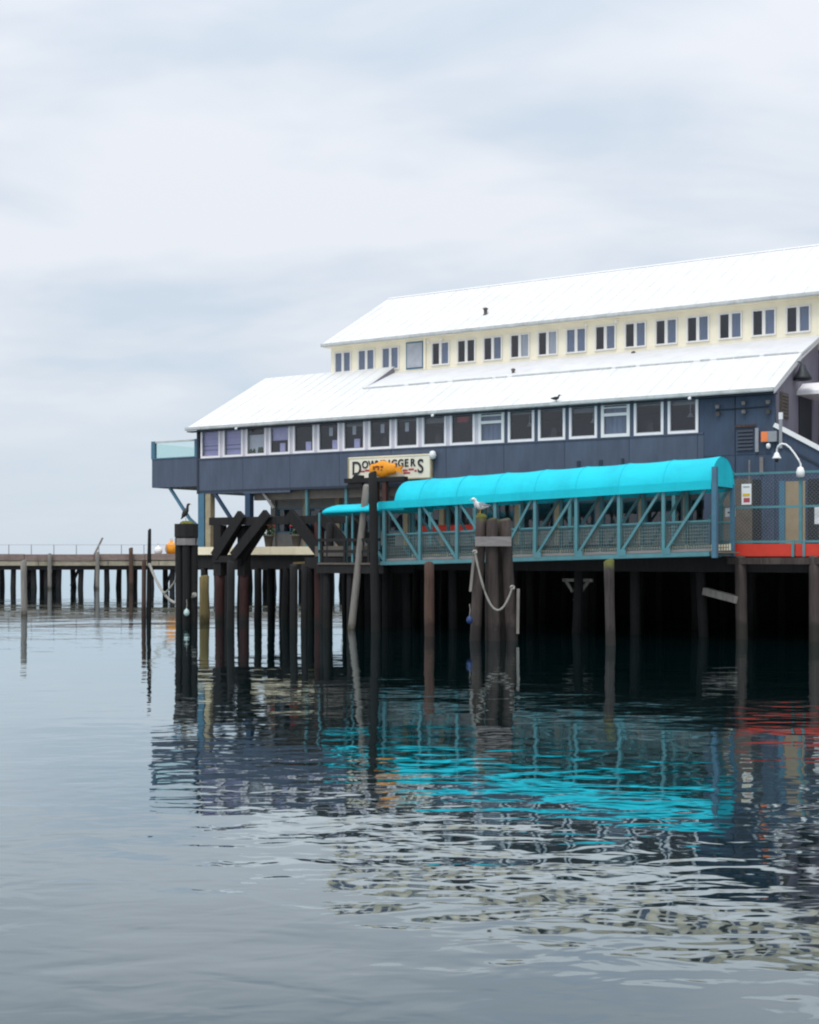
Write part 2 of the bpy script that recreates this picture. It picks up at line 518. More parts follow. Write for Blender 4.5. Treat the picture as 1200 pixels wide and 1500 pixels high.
def water_mat():
    m = bpy.data.materials.new('sea_water')
    m.use_nodes = True
    N, L = m.node_tree.nodes, m.node_tree.links
    N.clear()
    out = N.new('ShaderNodeOutputMaterial')
    body = N.new('ShaderNodeBsdfDiffuse')
    body.inputs['Color'].default_value = (0.0012, 0.009, 0.0095, 1)
    mirror = N.new('ShaderNodeBsdfGlossy')
    mirror.inputs['Color'].default_value = (0.88, 0.965, 1.0, 1)
    mirror.inputs['Roughness'].default_value = 0.025
    tc = N.new('ShaderNodeTexCoord')

    def nz(scale, sc_xy, det, rot=0.0, dist=0.0, off=0.0):
        mp = N.new('ShaderNodeMapping')
        mp.inputs['Scale'].default_value = (sc_xy[0], sc_xy[1], 1)
        mp.inputs['Rotation'].default_value = (0, 0, R(rot))
        mp.inputs['Location'].default_value = (off, off * 0.7, 0)
        L.new(tc.outputs['Object'], mp.inputs[0])
        n = N.new('ShaderNodeTexNoise')
        n.inputs['Scale'].default_value = scale
        n.inputs['Detail'].default_value = det
        n.inputs['Roughness'].default_value = 0.5
        n.inputs['Distortion'].default_value = dist
        L.new(mp.outputs[0], n.inputs['Vector'])
        return n.outputs['Fac']

    def mth(op, a, b_):
        x = N.new('ShaderNodeMath')
        x.operation = op
        for i, q in enumerate((a, b_)):
            if isinstance(q, (int, float)):
                x.inputs[i].default_value = q
            else:
                L.new(q, x.inputs[i])
        return x.outputs[0]
    swell = mth('MULTIPLY', nz(0.16, (0.7, 1), 2, 12), 0.045)
    mid = mth('MULTIPLY', nz(0.95, (0.6, 1), 2, -6, 0.35, 5), 0.032)
    rip = mth('MULTIPLY', nz(2.4, (0.62, 1), 2, 5, 0.4, 9), 0.0105)
    # ripples gather in patches of breeze
    mr = N.new('ShaderNodeMapRange')
    L.new(nz(0.045, (0.35, 1.0), 3, 4, 0.5, 21), mr.inputs['Value'])
    mr.inputs['From Min'].default_value = 0.36
    mr.inputs['From Max'].default_value = 0.66
    mr.inputs['To Min'].default_value = 0.45
    mr.inputs['To Max'].default_value = 1.25
    # the water lies stiller in the lee of the pier
    sep = N.new('ShaderNodeSeparateXYZ')
    L.new(tc.outputs['Object'], sep.inputs[0])
    lee = N.new('ShaderNodeMapRange')
    lee.interpolation_type = 'SMOOTHSTEP'
    L.new(sep.outputs['Y'], lee.inputs['Value'])
    lee.inputs['From Min'].default_value = 13
    lee.inputs['From Max'].default_value = 36
    lee.inputs['To Min'].default_value = 1.15
    lee.inputs['To Max'].default_value = 0.40
    rough = mth('MULTIPLY', mr.outputs[0], lee.outputs[0])
    h = mth('ADD', swell, mth('MULTIPLY', mth('ADD', mid, rip), rough))
    bp = N.new('ShaderNodeBump')
    bp.inputs['Strength'].default_value = 1.0
    bp.inputs['Distance'].default_value = 1.0
    L.new(h, bp.inputs['Height'])
    lw = N.new('ShaderNodeLayerWeight')           # reflectance rises towards grazing view
    lw.inputs['Blend'].default_value = 0.5
    L.new(bp.outputs[0], lw.inputs['Normal'])
    L.new(bp.outputs[0], mirror.inputs['Normal'])
    mix = N.new('ShaderNodeMixShader')
    L.new(mth('POWER', lw.outputs['Facing'], 2.85), mix.inputs[0])
    L.new(body.outputs[0], mix.inputs[1])
    L.new(mirror.outputs[0], mix.inputs[2])
    L.new(mix.outputs[0], out.inputs[0])
    return m


# ------------------------------------------------------------------ water
mb = MB()
mb.add([(-6000, -300, 0), (6000, -300, 0), (6000, 9000, 0), (-6000, 9000, 0)], [(0, 1, 2, 3)])
o = mb.build('water', water_mat())
o['kind'] = 'structure'


# ------------------------------------------------------------------ piles
def pile_mb(h, r0, r1, seed, lean=(0, 0), foot=-2.5, n=11, c=(0, 0), rough=0.05):
    mb_ = MB()
    rr = random.Random(seed)
    k = 9
    ph = rr.uniform(0, 10)
    rings = []
    for i in range(k):
        t = i / (k - 1)
        z = foot + (h - foot) * t
        r = r0 + (r1 - r0) * t
        zl = z / max(h, 0.1)
        cx = c[0] + lean[0] * zl + 0.02 * math.sin(ph + 3 * t)
        cy = c[1] + lean[1] * zl
        rings.append([(cx + r * (1 + rough * mnoise.noise(Vector((math.cos(a) * 1.5 + ph, math.sin(a) * 1.5, z * 0.6))) * 2) * math.cos(a),
                       cy + r * (1 + rough * mnoise.noise(Vector((math.cos(a) * 1.5 + ph, math.sin(a) * 1.5, z * 0.6))) * 2) * math.sin(a),
                       z + (0.04 * math.sin(a + ph) if i == k - 1 else 0)) for a in [2 * math.pi * q / n for q in range(n)]])
    # worn head
    cap = [((p[0] - c[0] - lean[0]) * 0.72 + c[0] + lean[0], (p[1] - c[1] - lean[1]) * 0.72 + c[1] + lean[1], p[2] + 0.05) for p in rings[-1]]
    rings.append(cap)
    return mb_.rings(rings)


# ------------------------------------------------------------------ the long pier far behind
FY = 127.0
far, fo = thing('timber_pier', 'long low timber pier on many dark piles in the distance', 'pier', (-30, FY, 0)), (-30, FY, 0)
MB().box(-52, 6, FY, FY + 5, 2.95, 3.12).build('deck', M_FARCAP, far, fo)
x = -52
while x < 6:
    w = rnd.uniform(4.5, 7)
    MB().box(x, min(x + w - 0.05, 6), FY - 0.30, FY - 0.01, 2.62 + rnd.uniform(-.03, .03), 3.20 + rnd.uniform(-.04, .05)).build('cap_beam', M_FARCAP, far, fo)
    MB().box(x + 1.3, min(x + 1.3 + w - 0.05, 6), FY - 0.24, FY - 0.01, 2.14, 2.58).build('stringer', M_FARSTR, far, fo)
    x += w
MB().box(-52, 6, FY + 0.1, FY + 0.5, 1.75, 2.2).build('cross_beam', M_FARWOOD, far, fo)
MB().box(-52, 6, FY + 4.3, FY + 4.7, 1.75, 2.9).build('cross_beam', M_FARWOOD, far, fo)
us = [3, 19, 42, 50, 62, 68, 79, 86, 108, 118, 141, 157, 174, 190, 197, 222, 243, 252, 262, 283, 300, 318, 336, 352, 366, 378, 388, 401, 416, 428, 441, 452, 470, 486, 500, 520]
for i, u in enumerate(us):
    yy = FY + (0.7 if i % 2 else 4.0)
    pile_mb(2.6, 0.27 + 0.05 * rnd.random(), 0.24, i, (rnd.uniform(-.1, .1), 0), -1.5, 8).build('pile', M_FARWOOD, far, (0, 0, 0), loc=((u - 600) / 2000 * yy + 30, yy - FY, 0))
for u in (112, 84, 250, 46):
    X = (u - 600) / 2000 * (FY + 2)
    MB().bar((X - 0.5, FY + 2, 0.2), (X + 0.5, FY + 2, 2.4), 0.22).build('brace', M_FARWOOD, far, fo)
for i, (u, top) in enumerate([(73, 3.2), (143, 3.35), (192, 3.75)]):
    yy = FY - 0.6
    pile_mb(top, 0.20, 0.19, 70 + i, (0, 0), -1.5, 8).build('fender_pile', M_PILE_R if i == 2 else M_PILE_G, far, loc=((u - 600) / 2000 * yy + 30, yy - FY, 0))
for u in range(-20, 292, 33):
    X = (u - 600) / 2000 * (FY + 0.6)
    MB().box(X - .035, X + .035, FY + .55, FY + .62, 3.12, 4.1).build('rail_post', M_GREYMETAL, far, fo)
MB().tube([((u - 600) / 2000 * (FY + .6), FY + .6, 4.08) for u in range(-20, 320, 20)], 0.018, 5).build('rail_wire', M_GREYMETAL, far, fo)
X = (145 - 600) / 2000 * (FY + 1)
o = MB().bar((X - 0.45, FY + 1, 3.13), (X + 0.35, FY + 1, 4.75), 0.2, 0.14).build('leaning_post', M_PILE_G, None, (X - .45, FY + 1, 3.13), loc=(X - .45, FY + 1, 3.13))
tag(o, 'grey post leaning to the right on the far pier deck', 'post')


def buoy(name, x, y, z, r, m, label):
    t = thing(name, label, 'buoy', (x, y, z))
    prof = [(r * math.sin(a), r - r * math.cos(a)) for a in [math.pi * k / 12 for k in range(1, 12)]]
    MB().lathe([(0.02, 0.0)] + prof + [(0.05, 2 * r + 0.02)], 18).build('float', m, t)
    MB().lathe([(r * .22, 2 * r - 0.02), (r * .22, 2 * r + 0.12), (r * .12, 2 * r + 0.16)], 10).build('neck', m, t)
    MB().tube([(r * .16 * math.cos(a), 0, 2 * r + .2 + r * .16 * math.sin(a)) for a in [2 * math.pi * k / 10 for k in range(11)]], 0.025, 6).build('lifting_ring', M_GREYMETAL, t)
    return t


buoy('mooring_buoy', -22.36, FY + 1.2, 3.12, 0.62, M_ORANGE, 'large round orange buoy resting on the far pier')
buoy('mooring_buoy', -23.6, FY + 1.2, 3.12, 0.40, M_WHITE, 'small white buoy beside the orange one on the pier')

# ------------------------------------------------------------------ restaurant deck on piles
DT = 3.43
dk, do = thing_b('restaurant_deck', 'timber deck on dark piles carrying the blue restaurant', 'deck', 8, 0, 0)
MB().box(0.2, 9.6, -0.55, 26, 3.06, DT).build('deck_slab', M_DECK, dk, do)
MB().box(9.602, 45, -3.0, 26, 3.06, DT).build('deck_slab', M_DECK, dk, do)
for a, b in ((0.2, 2.6), (2.62, 5.1), (5.12, 9.6)):
    MB().box(a, b, -0.62, -0.552, 3.08, 3.46).build('cream_fascia_board', M_CREAM_F, dk, do)
for a, b in ((28.40, 30.95), (30.98, 33.4), (33.43, 36)):
    MB().box(a, b, -3.07, -3.002, 3.0, 3.45).build('red_fascia_board', M_RED, dk, do)
for a, b in ((9.62, 13.9), (13.92, 21), (21.02, 28.2)):
    MB().box(a, b, -3.07, -3.002, 3.0, 3.45).build('brown_fascia_board', M_BROWNPANEL, dk, do)
for d0, s0, s1 in ((-0.45, 0.3, 9.6), (2.2, 0.3, 44), (5.2, 0.3, 44), (8.2, 0.3, 44), (-2.85, 9.7, 44)):
    MB().box(s0, s1, d0, d0 + 0.35, 2.42, 3.055).build('beam', M_BLACKWOOD, dk, do)
k = 0
for d0, ss in ((-0.3, [0.9, 2.3, 3.9, 5.6, 7.4]), (2.4, [0.8, 2.6, 4.2, 6.0, 8.0, 10, 12.4, 15, 17.5, 20, 22.6, 25, 27.6, 30, 33]),
               (5.4, [0.9, 3.2, 5.2, 7.4, 9.4, 11.6, 14, 16.4, 19, 21.5, 24, 26.5, 29, 32]), (8.4, [1, 3, 5, 7, 9.2, 11.4, 13.8, 16.2, 18.6, 21, 24, 27, 30]),
               (-2.65, [9.9, 11.6, 14.1, 16.7, 19.3, 22.0, 24.7, 27.4])):
    for s in ss:
        k += 1
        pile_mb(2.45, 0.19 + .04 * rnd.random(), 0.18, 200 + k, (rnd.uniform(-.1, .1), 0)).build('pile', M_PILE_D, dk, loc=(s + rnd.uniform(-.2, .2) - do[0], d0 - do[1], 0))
# the lighter front piles at the right
for i, s in enumerate((29.05, 31.75)):
    pile_mb(2.95, 0.22, 0.21, 300 + i, (-0.05, 0)).build('front_pile', M_PILE, dk, loc=(s - do[0], -3.2 - do[1], 0))
MB().box(28.6, 34, -3.4, -3.1, 2.72, 2.96).build('cap_timber', M_PILE, dk, do)
# knee brackets on one inner pile
for a, b in (((22.0, -2.5, 1.25), (22.65, -2.5, 2.05)), ((21.95, -2.5, 1.6), (21.6, -2.5, 2.1)), ((21.5, -2.5, 2.06), (22.8, -2.5, 2.06))):
    MB().bar(a, b, 0.09, 0.12).build('bracket', M_PILE_G, dk, do)
o = MB().bar((27.6, -3.05, 1.72), (29.0, -3.3, 1.42), 0.30, 0.26).build('loose_timber', M_PILE_G, None, (27.6, -3.05, 1.72), loc=W(27.6, -3.05, 1.72), rot=(0, 0, ROTZ))
tag(o, 'pale timber jammed under the deck against the right pile', 'timber')
o = MB().bar((6.6, -0.75, 2.68), (7.9, -0.72, 2.74), 0.06, 0.09).build('yellow_batten', M_PILE_Y, dk, do)
# timber bulkhead added as an occluder, so the space under the building stays dark
bk, bo = thing_b('occluder_bulkhead', 'black timber bulkhead added behind the piles to block light', 'bulkhead', 0.3, 12, 0)
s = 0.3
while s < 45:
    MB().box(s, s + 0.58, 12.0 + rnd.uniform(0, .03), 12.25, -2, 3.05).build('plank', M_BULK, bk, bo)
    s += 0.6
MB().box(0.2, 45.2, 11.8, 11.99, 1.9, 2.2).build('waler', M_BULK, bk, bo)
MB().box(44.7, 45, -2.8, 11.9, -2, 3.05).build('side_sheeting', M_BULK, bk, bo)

# ------------------------------------------------------------------ the restaurant building
bd, O = thing_b('restaurant_building', 'long blue-grey waterfront restaurant with white roofs and cream upper storey', 'building', 0, 0, 0)


def P(name, mb_, m, parent=None):
    return mb_.build(name, m, parent or bd, O if parent is None else (0, 0, 0))


ZB, ZS, ZH, ZE = 6.15, 7.80, 9.30, 9.22
LEN = 29.2
# storey floor and backing
P('floor_slab', MB().box(0.05, LEN - 0.05, 0.12, 5.6, ZB + 0.02, ZB + 0.35), M_TRIMDARK)
P('back_wall', MB().box(0.05, LEN - .05, 5.45, 5.6, ZB + .35, 11.9), M_INT)
P('ceiling', MB().box(0.05, LEN - .05, 0.15, 5.44, 9.32, 9.4), M_INT)
P('partition', MB().box(26.45, 26.6, 0.15, 5.44, ZB + .35, 9.31), M_INT)
P('interior_floor', MB().box(0.05, LEN - .05, 0.15, 5.44, ZB + .352, ZB + .40), M_INTFLOOR)
PW = 2.904
pi = 0
s = 0.0
while s < 26.3:                                    # ply sheets below the windows, joints open
    e_ = min(s + PW, 26.4)
    low = ZB - (0.10 if pi == 1 else 0.04 if pi == 0 else 0)
    mbp = MB().box(0.008, e_ - s - 0.010, 0, 0.12, 0, ZS - low)
    mbp.build('wall_panel', M_SIDING, bd, loc=(s, 0.004 * rnd.random(), low))
    s += PW
    pi += 1
for i in range(10):
    if i:
        P('joint_cover', MB().box(i * PW - 0.035, i * PW + 0.03, 0.03, 0.1, ZB, ZS), M_TRIMDARK)
P('wall_header', MB().box(0, 26.4, 0.0, 0.12, 9.29, 9.46), M_TRIMDARK)
P('sill_band', MB().box(-0.01, 26.38, -0.03, 0.12, ZS + .002, ZS + 0.06), M_SIDING)
P('bottom_trim', MB().box(0.0, 26.35, -0.014, -0.004, ZB + .02, ZB + .12), M_TRIMDARK)
# plain wall at the right end, two sheets high
for a, b in ((26.4, 27.66), (27.68, LEN)):
    MB().box(0, b - a - .008, 0, 0.12, 0, 2.28).build('wall_panel', M_SIDING_D, bd, loc=(a, 0, 6.92))
    MB().box(0, b - a - .008, 0, 0.12, 0, 3.46).build('wall_panel', M_SIDING_D, bd, loc=(a, 0.004, 3.44))
MB().box(26.172, 26.398, 0.0, .12, ZS + .062, 9.288).build('wall_panel', M_SIDING_D, bd)
P('panel_joint', MB().box(26.38, LEN, 0.03, 0.1, 6.88, 6.94), M_TRIMDARK)
P('wall_header', MB().box(26.405, LEN, 0.002, 0.122, 9.21, 9.46), M_TRIMDARK)
P('corner_board', MB().box(-0.06, 0.07, -0.03, 0.14, ZB - .04, 9.38), M_TRIMDARK)
P('corner_board', MB().box(LEN - .09, LEN + .03, -0.025, 0.14, 3.44, 9.38), M_SIDING_D)
# end walls (profile of the lean-to)
prof_l = [(0.13, ZB), (5.6, ZB), (5.6, 12.3), (0.13, 9.5)]
P('end_wall', MB().prism(prof_l, 'x', -0.02, 0.04), M_SIDING)
prof_r = [(0.13, 3.44), (5.68, 3.44), (5.68, 12.0), (3.0, 10.92), (0.13, 9.45)]
mbx = MB()
mbx.prism(prof_r, 'x', LEN - 0.05, LEN)
P('end_wall', mbx, M_SIDING_E)
# louvre on the end wall
lv = P('louvre_vent', MB().box(LEN + .002, LEN + .04, 0.65, 1.65, 8.35, 9.35), M_BROWNPANEL)
for i in range(7):
    MB().box(LEN + .041, LEN + .07, 0.72, 1.58, 8.42 + i * .13, 8.49 + i * .13).build('slat', M_BROWNPANEL, lv)
# end-wall door opening, its shade a dark-coloured sheet, with hood and lamp
P('end_door_shade', MB().box(LEN + .002, LEN + .05, 3.0, 4.6, 7.0, 9.38), M_DARKMETAL)
P('door_hood', MB().prism([(2.75, 9.42), (5.0, 9.42), (5.0, 9.56), (4.3, 9.95), (3.5, 9.95), (2.75, 9.56)], 'x', LEN + .01, LEN + 0.95), M_FRAME_W)
lm = P('wall_lamp', MB().lathe([(0.02, .62), (.10, .6), (.16, .42), (.34, .12), (.36, 0.0), (.30, .02), (.05, .3)], 14, (LEN + .34, 2.45, 9.95)), M_DARKMETAL)
MB().tube([(LEN, 2.45, 10.6), (LEN + .2, 2.45, 10.7), (LEN + .34, 2.45, 10.55)], 0.03, 6).build('lamp_arm', M_DARKMETAL, lm)

# --- windows of the blue storey: one mesh per piece shared by all eighteen
WW, WH = 1.27, 1.42


def frame_mesh(w, h, b, t, m, name='window', bars=()):
    q = MB().box(0, b, -t, 0.06, 0, h).box(w - b, w, -t, 0.06, 0, h).box(b, w - b, -t, 0.06, 0, b).box(b, w - b, -t, 0.06, h - b, h)
    for (x0, x1, z0, z1) in bars:
        q.box(x0, x1, -t + .01, 0.05, z0, z1)
    return q.mesh(name, m)


FM = frame_mesh(WW, WH, 0.10, 0.045, M_FRAME_W)
FMB = frame_mesh(WW, WH, 0.13, 0.05, M_WHITE, bars=((0.13, WW - .13, 0.86, 0.98), (0.13, WW - .13, 1.18, 1.23)))
SASH = MB().box(.10, .13, -.02, .05, .10, WH - .10).box(WW - .13, WW - .10, -.02, .05, .10, WH - .10).box(.13, WW - .13, -.02, .05, .10, .13).box(.13, WW - .13, -.02, .05, WH - .13, WH - .10).mesh('sash', M_GREYMETAL)
PANE = MB().box(.10, WW - .10, .030, .036, .10, WH - .10).mesh('pane', M_GLASS)
POSTM = MB().box(0, 0.182, -0.012, 0.1, 0, WH + .07).mesh('mullion_post', M_FRAME)
POSTD = MB().box(0, 0.182, -0.012, 0.1, 0, WH + .07).mesh('mullion_post', M_SIDING)
pane_backings = {0: (M_SKYPANEL, 0, 1), 1: (M_SKYPANEL, 0, 1), 2: (M_GREENPANEL, .28, 1), 3: (M_SKYPATCH, 0.0, .55), 4: None, 5: None, 11: (M_CURTAIN, 0, 1), 15: (M_CURTAIN, 0, .95)}  # panels in the left windows paint the light seen through the room
for i in range(18):
    x = 0.21 + i * 1.4525
    w = inst('window', FMB if i in (11, 15) else FM, bd, (x, 0.0, 7.862))
    inst('sash', SASH, w)
    inst('pane', PANE, w)
    if i < 17:
        inst('mullion_post', POSTM if i < 11 else POSTD, bd, (x + WW + .0005, 0.01, 7.862))
    b = pane_backings.get(i)
    if b:
        MB().box(.06, WW - .06, .13, .15, WH * (1 - b[2]) + (.05 if b[1] == 0 else 0), WH * (1 - b[1])).build('pane_backing', b[0], w)
    if i in (6, 8, 9, 12, 13, 14, 16, 17):
        hb = {6: .22, 8: .12, 9: .3, 12: .16, 13: .1, 14: .26, 16: .14, 17: .2}[i]
        MB().box(.06, WW - .06, .16, .175, WH - .08 - hb, WH - .04).build('roller_blind', M_STUCCO, w)
    if i in (12, 14, 17):
        MB().lathe([(.02, .5), (.02, .2), (.13, .02), (.15, 0)], 10, (.45 + .06 * (i % 4), 1.1, .75)).build('pendant_lamp', M_FRAME_W, w)
    if i in (7, 9, 13, 16):
        MB().prism([(.2, .1), (.55, .1), (.5, .55), (.42, .62), (.3, .6), (.24, .5)], 'y', .7, .78).build('chair_back', M_BROWNPANEL, w)
    if i in (0, 1):
        for zz_ in (.38, .58):
            MB().box(.1, WW - .1, .10, .125, zz_, zz_ + .05).build('backing_slat', M_CURTAIN, w)
    if i in (3, 4, 5, 6):
        a = .55 + .1 * (i % 3)
        MB().box(a, a + .32, .12, .13, .12, .55).build('pane_panel', M_SKYPATCH, w)  # lilac light from the far windows, put on a panel
    if i in (5, 7, 8, 6):
        a = .45 + .12 * (i % 2)
        MB().box(a, a + .2, .12, .13, .75, 1.15).build('pane_panel', M_CURTAIN_P, w)
    if i == 10:
        MB().box(.3, .85, .12, .13, 1.0, 1.25).build('pane_panel', M_REDPOSTER, w)
    if i == 2:
        for q in (.22, .42, .75, .9):
            MB().lathe([(.05, 0), (.09, .08), (.05, .2 + .1 * (q > .7)), (.02, .26)], 8, (q, .10, .11)).build('plant_pot', M_LEAF, w)

# --- lower roof: steep slope, with the raised joint and the flatter strip to its right
SLP = (12.5 - 9.38) / 6.1
TH = 0.14


def slope_piece(pts_top, th, mb_=None):
    """slab from a roof outline given as (s,d,z) points"""
    mb_ = mb_ or MB()
    n = len(pts_top)
    lo = [(a, b, c - th) for a, b, c in pts_top]
    return mb_.add(list(pts_top) + lo, [tuple(range(n)), tuple(range(n, 2 * n))[::-1]] + [(i, n + i, n + (i + 1) % n, (i + 1) % n) for i in range(n)])


def zr(d):
    return 9.38 + (d + 0.4) * SLP


SC = 7.95                                          # where the flat strip starts
RL, RR = -0.38, 29.34
rf = P('lower_roof', slope_piece([(RL, -.4, zr(-.4)), (RR, -.4, zr(-.4)), (RR, 3.0, zr(3.0)), (RL, 3.0, zr(3.0))], TH), M_ROOF)
slope_piece([(RL, 3.001, zr(3.0)), (SC, 3.001, zr(3.0)), (SC, 5.75, zr(5.75)), (RL, 5.75, zr(5.75))], TH).build('ridge_slope', M_ROOF, rf)
slope_piece([(SC + .002, 3.03, zr(3.0) + .03), (RR, 3.03, zr(3.0) + .03), (RR, 5.69, 12.2), (SC + .002, 5.69, 12.2)], TH - .03).build('flat_strip', M_ROOF2, rf)
slope_piece([(RL, 5.751, zr(5.75)), (4.0, 5.751, zr(5.75)), (4.0, 11, zr(5.75) - 5.2 * SLP), (RL, 11, zr(5.75) - 5.2 * SLP)], TH).build('back_slope', M_ROOF, rf)
MB().prism([(3.06, zr(3.0) - .05), (5.72, 12.17), (5.72, zr(5.72) - .02)], 'x', SC - .08, SC + .005).build('roof_cheek', M_SIDING_E, rf)
# broken seam along the change of pitch
s = SC
while s < 29.2:
    l_ = rnd.uniform(.35, 1.0)
    MB().box(s, min(s + l_, 29.2), 2.95, 3.03, zr(3.0) - .01, zr(3.0) + 0.04 + .02 * rnd.random()).build('flashing', M_GUTTER, rf)
    s += l_ + rnd.choice((.02, .05, .2, .3))
# standing ribs
for i in range(44):
    a = 0.3 + i * 0.68
    if a > 29.5:
        break
    top = 5.7 if a < SC - .1 else 2.93
    MB().bar((a, -.40, zr(-.4) + .004), (a, top, zr(top) + .004), 0.04, 0.028, up=(0, -SLP, 1)).build('rib', M_ROOF, rf)
P('gutter', MB().prism([(-.53, ZE + .02), (-.41, ZE + .02), (-.41, ZE + .17), (-.55, ZE + .17), (-.55, ZE + .06)], 'x', RL, RR), M_GUTTER)
P('soffit', MB().box(RL, RR, -.40, 0.0, 9.17, 9.215), M_TRIMDARK)
P('rake_board', MB().prism([(-.4, zr(-.4) - .22), (3.0, zr(3.0) - .24), (5.66, 12.2 - .22), (5.66, 12.2 - .12), (3.0, zr(3.0) - .15), (-.4, zr(-.4) - .145)], 'x', RR - .03, RR + .01), M_ROOF2)
for a in (3.0, 14.2, 26.05):
    P('eave_light', MB().lathe([(.02, .10), (.06, .08), (.07, 0), (.03, -.02)], 10, (a, -.62, 9.12)), M_WHITE)
    P('eave_light_arm', MB().bar((a, -.62, 9.2), (a, -.42, 9.25), .04), M_GUTTER)

# --- cream upper storey
UD, US0, US1 = 5.7, 4.0, 46.0
P('upper_wall', MB().box(US0, US1, UD + .02, UD + .2, 11.6, 12.36), M_CREAM)
P('upper_wall', MB().box(US0, US1, UD + .021, UD + .2, 13.54, 13.9), M_CREAM)
UW = 1.06
SP = 1.4722
SPW = SP - UW
UFM = frame_mesh(UW, 1.16, 0.07, 0.04, M_UFRAME, bars=((UW / 2 - .07, UW / 2 + .07, .07, 1.09),))
UPANE = MB().box(.07, UW / 2 - .07, .02, .026, .07, 1.09).mesh('pane', M_GLASS)
PIERM = MB().box(0, SPW - .006, .02, .2, 0, 1.176).mesh('wall_pier', M_CREAM)
CURT = MB().box(.0, UW / 2 - .04, .06, .075, .03, 1.13).mesh('curtain', M_CURTAIN)
CURTP = MB().box(.0, UW / 2 - .04, .06, .075, .03, 1.13).mesh('curtain', M_CURTAIN_P)
P('wall_pier', MB().box(US0, 4.24, UD + .0215, UD + .2, 12.362, 13.538), M_CREAM)
n_up = 0
for i in range(26):
    x = 4.245 + i * SP + (0.0 if i < 3 else 0.02)
    if x > 45:
        break
    if i == 3:                                     # grey sheet in place of a window
        q = P('grey_shutter', MB().box(x - .02, x + UW - .05, UD - .01, UD + .12, 12.30, 13.66), M_TEALBLUE)
        MB().box(x + .05, x + UW - .12, UD - .03, UD - .012, 12.38, 13.58).build('shutter_sheet', mat('shutter_grey', (.38, .40, .44), .5), q)
    else:
        w = inst('upper_window', UFM, bd, (x, UD, 12.365))
        inst('pane', UPANE, w)
        inst('pane', UPANE, w, (UW / 2 + .0, 0, 0))
        if i not in (5,):
            inst('curtain', CURTP if i in (7, 8) else CURT, w, (UW / 2, 0, 0))
        if i < 3 or i == 9:
            inst('curtain', CURT, w, (.04, 0.005, 0))
    inst('wall_pier', PIERM, bd, (x + UW + .003, UD + .0005, 12.362))
P('upper_room', MB().box(US0 + .1, US1, UD + 1.6, UD + 1.7, 11.7, 13.9), M_INT)
P('upper_floor', MB().box(US0 + .1, US1, UD + .2, UD + 1.6, 11.8, 12.0), M_INTFLOOR)
P('upper_ceiling', MB().box(US0 + .1, US1, UD + .2, UD + 1.6, 13.75, 13.85), M_INT)
P('upper_end_wall', MB().prism([(UD + .205, 11.6), (17.3, 11.6), (17.3, 13.9), (11.5, 17.0), (UD + .205, 13.9)], 'x', US0, US0 + .15), M_CREAM)
RD, RZ = 11.5, 17.3
USL = (RZ - 13.95) / (RD - 5.3)
uf = P('upper_roof', slope_piece([(3.75, 5.3, 13.95), (US1, 5.3, 13.95), (US1, RD, RZ), (3.75, RD, RZ)], .15), M_ROOF)
slope_piece([(3.75, RD + .001, RZ), (US1, RD + .001, RZ), (US1, 17.7, 13.95), (3.75, 17.7, 13.95)], .15).build('back_slope', M_ROOF, uf)
for i in range(63):
    a = 4.2 + i * .68
    if a > 45.8:
        break
    MB().bar((a, 5.3, 13.954), (a, RD, RZ + .004), .04, .028, up=(0, -USL, 1)).build('rib', M_ROOF, uf)
MB().prism([(RD - .2, RZ - .085), (RD, RZ + .02), (RD + .2, RZ - .085)], 'x', 3.74, US1 + .01).build('ridge_cap', M_ROOF, uf)
P('upper_gutter', MB().prism([(5.17, 13.78), (5.29, 13.78), (5.29, 13.93), (5.15, 13.93), (5.15, 13.82)], 'x', 3.75, US1), M_GUTTER)
P('upper_soffit', MB().box(3.8, US1, 5.30, 5.72, 13.76, 13.80), M_CREAM)
for a, z in ((10.02, 13.55), (10.8, 13.62), (18.6, 13.6), (20.1, 13.62)):
    P('upper_lamp', MB().lathe([(.02, .08), (.06, .05), (.07, -.03), (.03, -.07)], 10, (a, UD - .12, z)), M_WHITE)
P('downpipe', MB().box(9.72, 9.84, UD - .06, UD + .0, 12.2, 13.76), M_CREAM)
P('rear_wall', MB().box(LEN + .002, US1, UD + .03, UD + .2, DT + .002, 11.598), M_SIDING_E)
P('far_end_wall', MB().prism([(UD + .21, DT + .002), (17.3, DT + .002), (17.3, 13.9), (11.5, 17.0), (UD + .21, 13.9)], 'x', US1 - .16, US1 - .01), M_CREAM)
P('back_side_wall', MB().box(US0 + .16, US1 - .17, 17.1, 17.29, DT + .002, 13.8), M_CREAM)
for a in (31.5, 34.5, 37.5, 40.5, 43.5):
    q = P('rear_window', MB().box(a, a + 1.3, UD - .02, UD + .028, 7.4, 8.9), M_FRAME_W)
    MB().box(a + .1, a + 1.2, UD - .028, UD - .021, 7.5, 8.8).build('pane', M_DARKMETAL, q)
# roof vents
for (a, d0, z0, r) in ((12.45, 7.05, 13.95 + 1.75 * USL, .09), (15.9, 3.6, 11.25, .07), (21.0, 5.45, 11.85, .07)):
    v = P('roof_vent', MB().lathe([(r * 1.6, -.05), (r, .02), (r, .22), (r * 1.5, .24), (r * 1.4, .30), (.02, .34)], 10, (a, d0, z0)), M_BROWNPANEL)

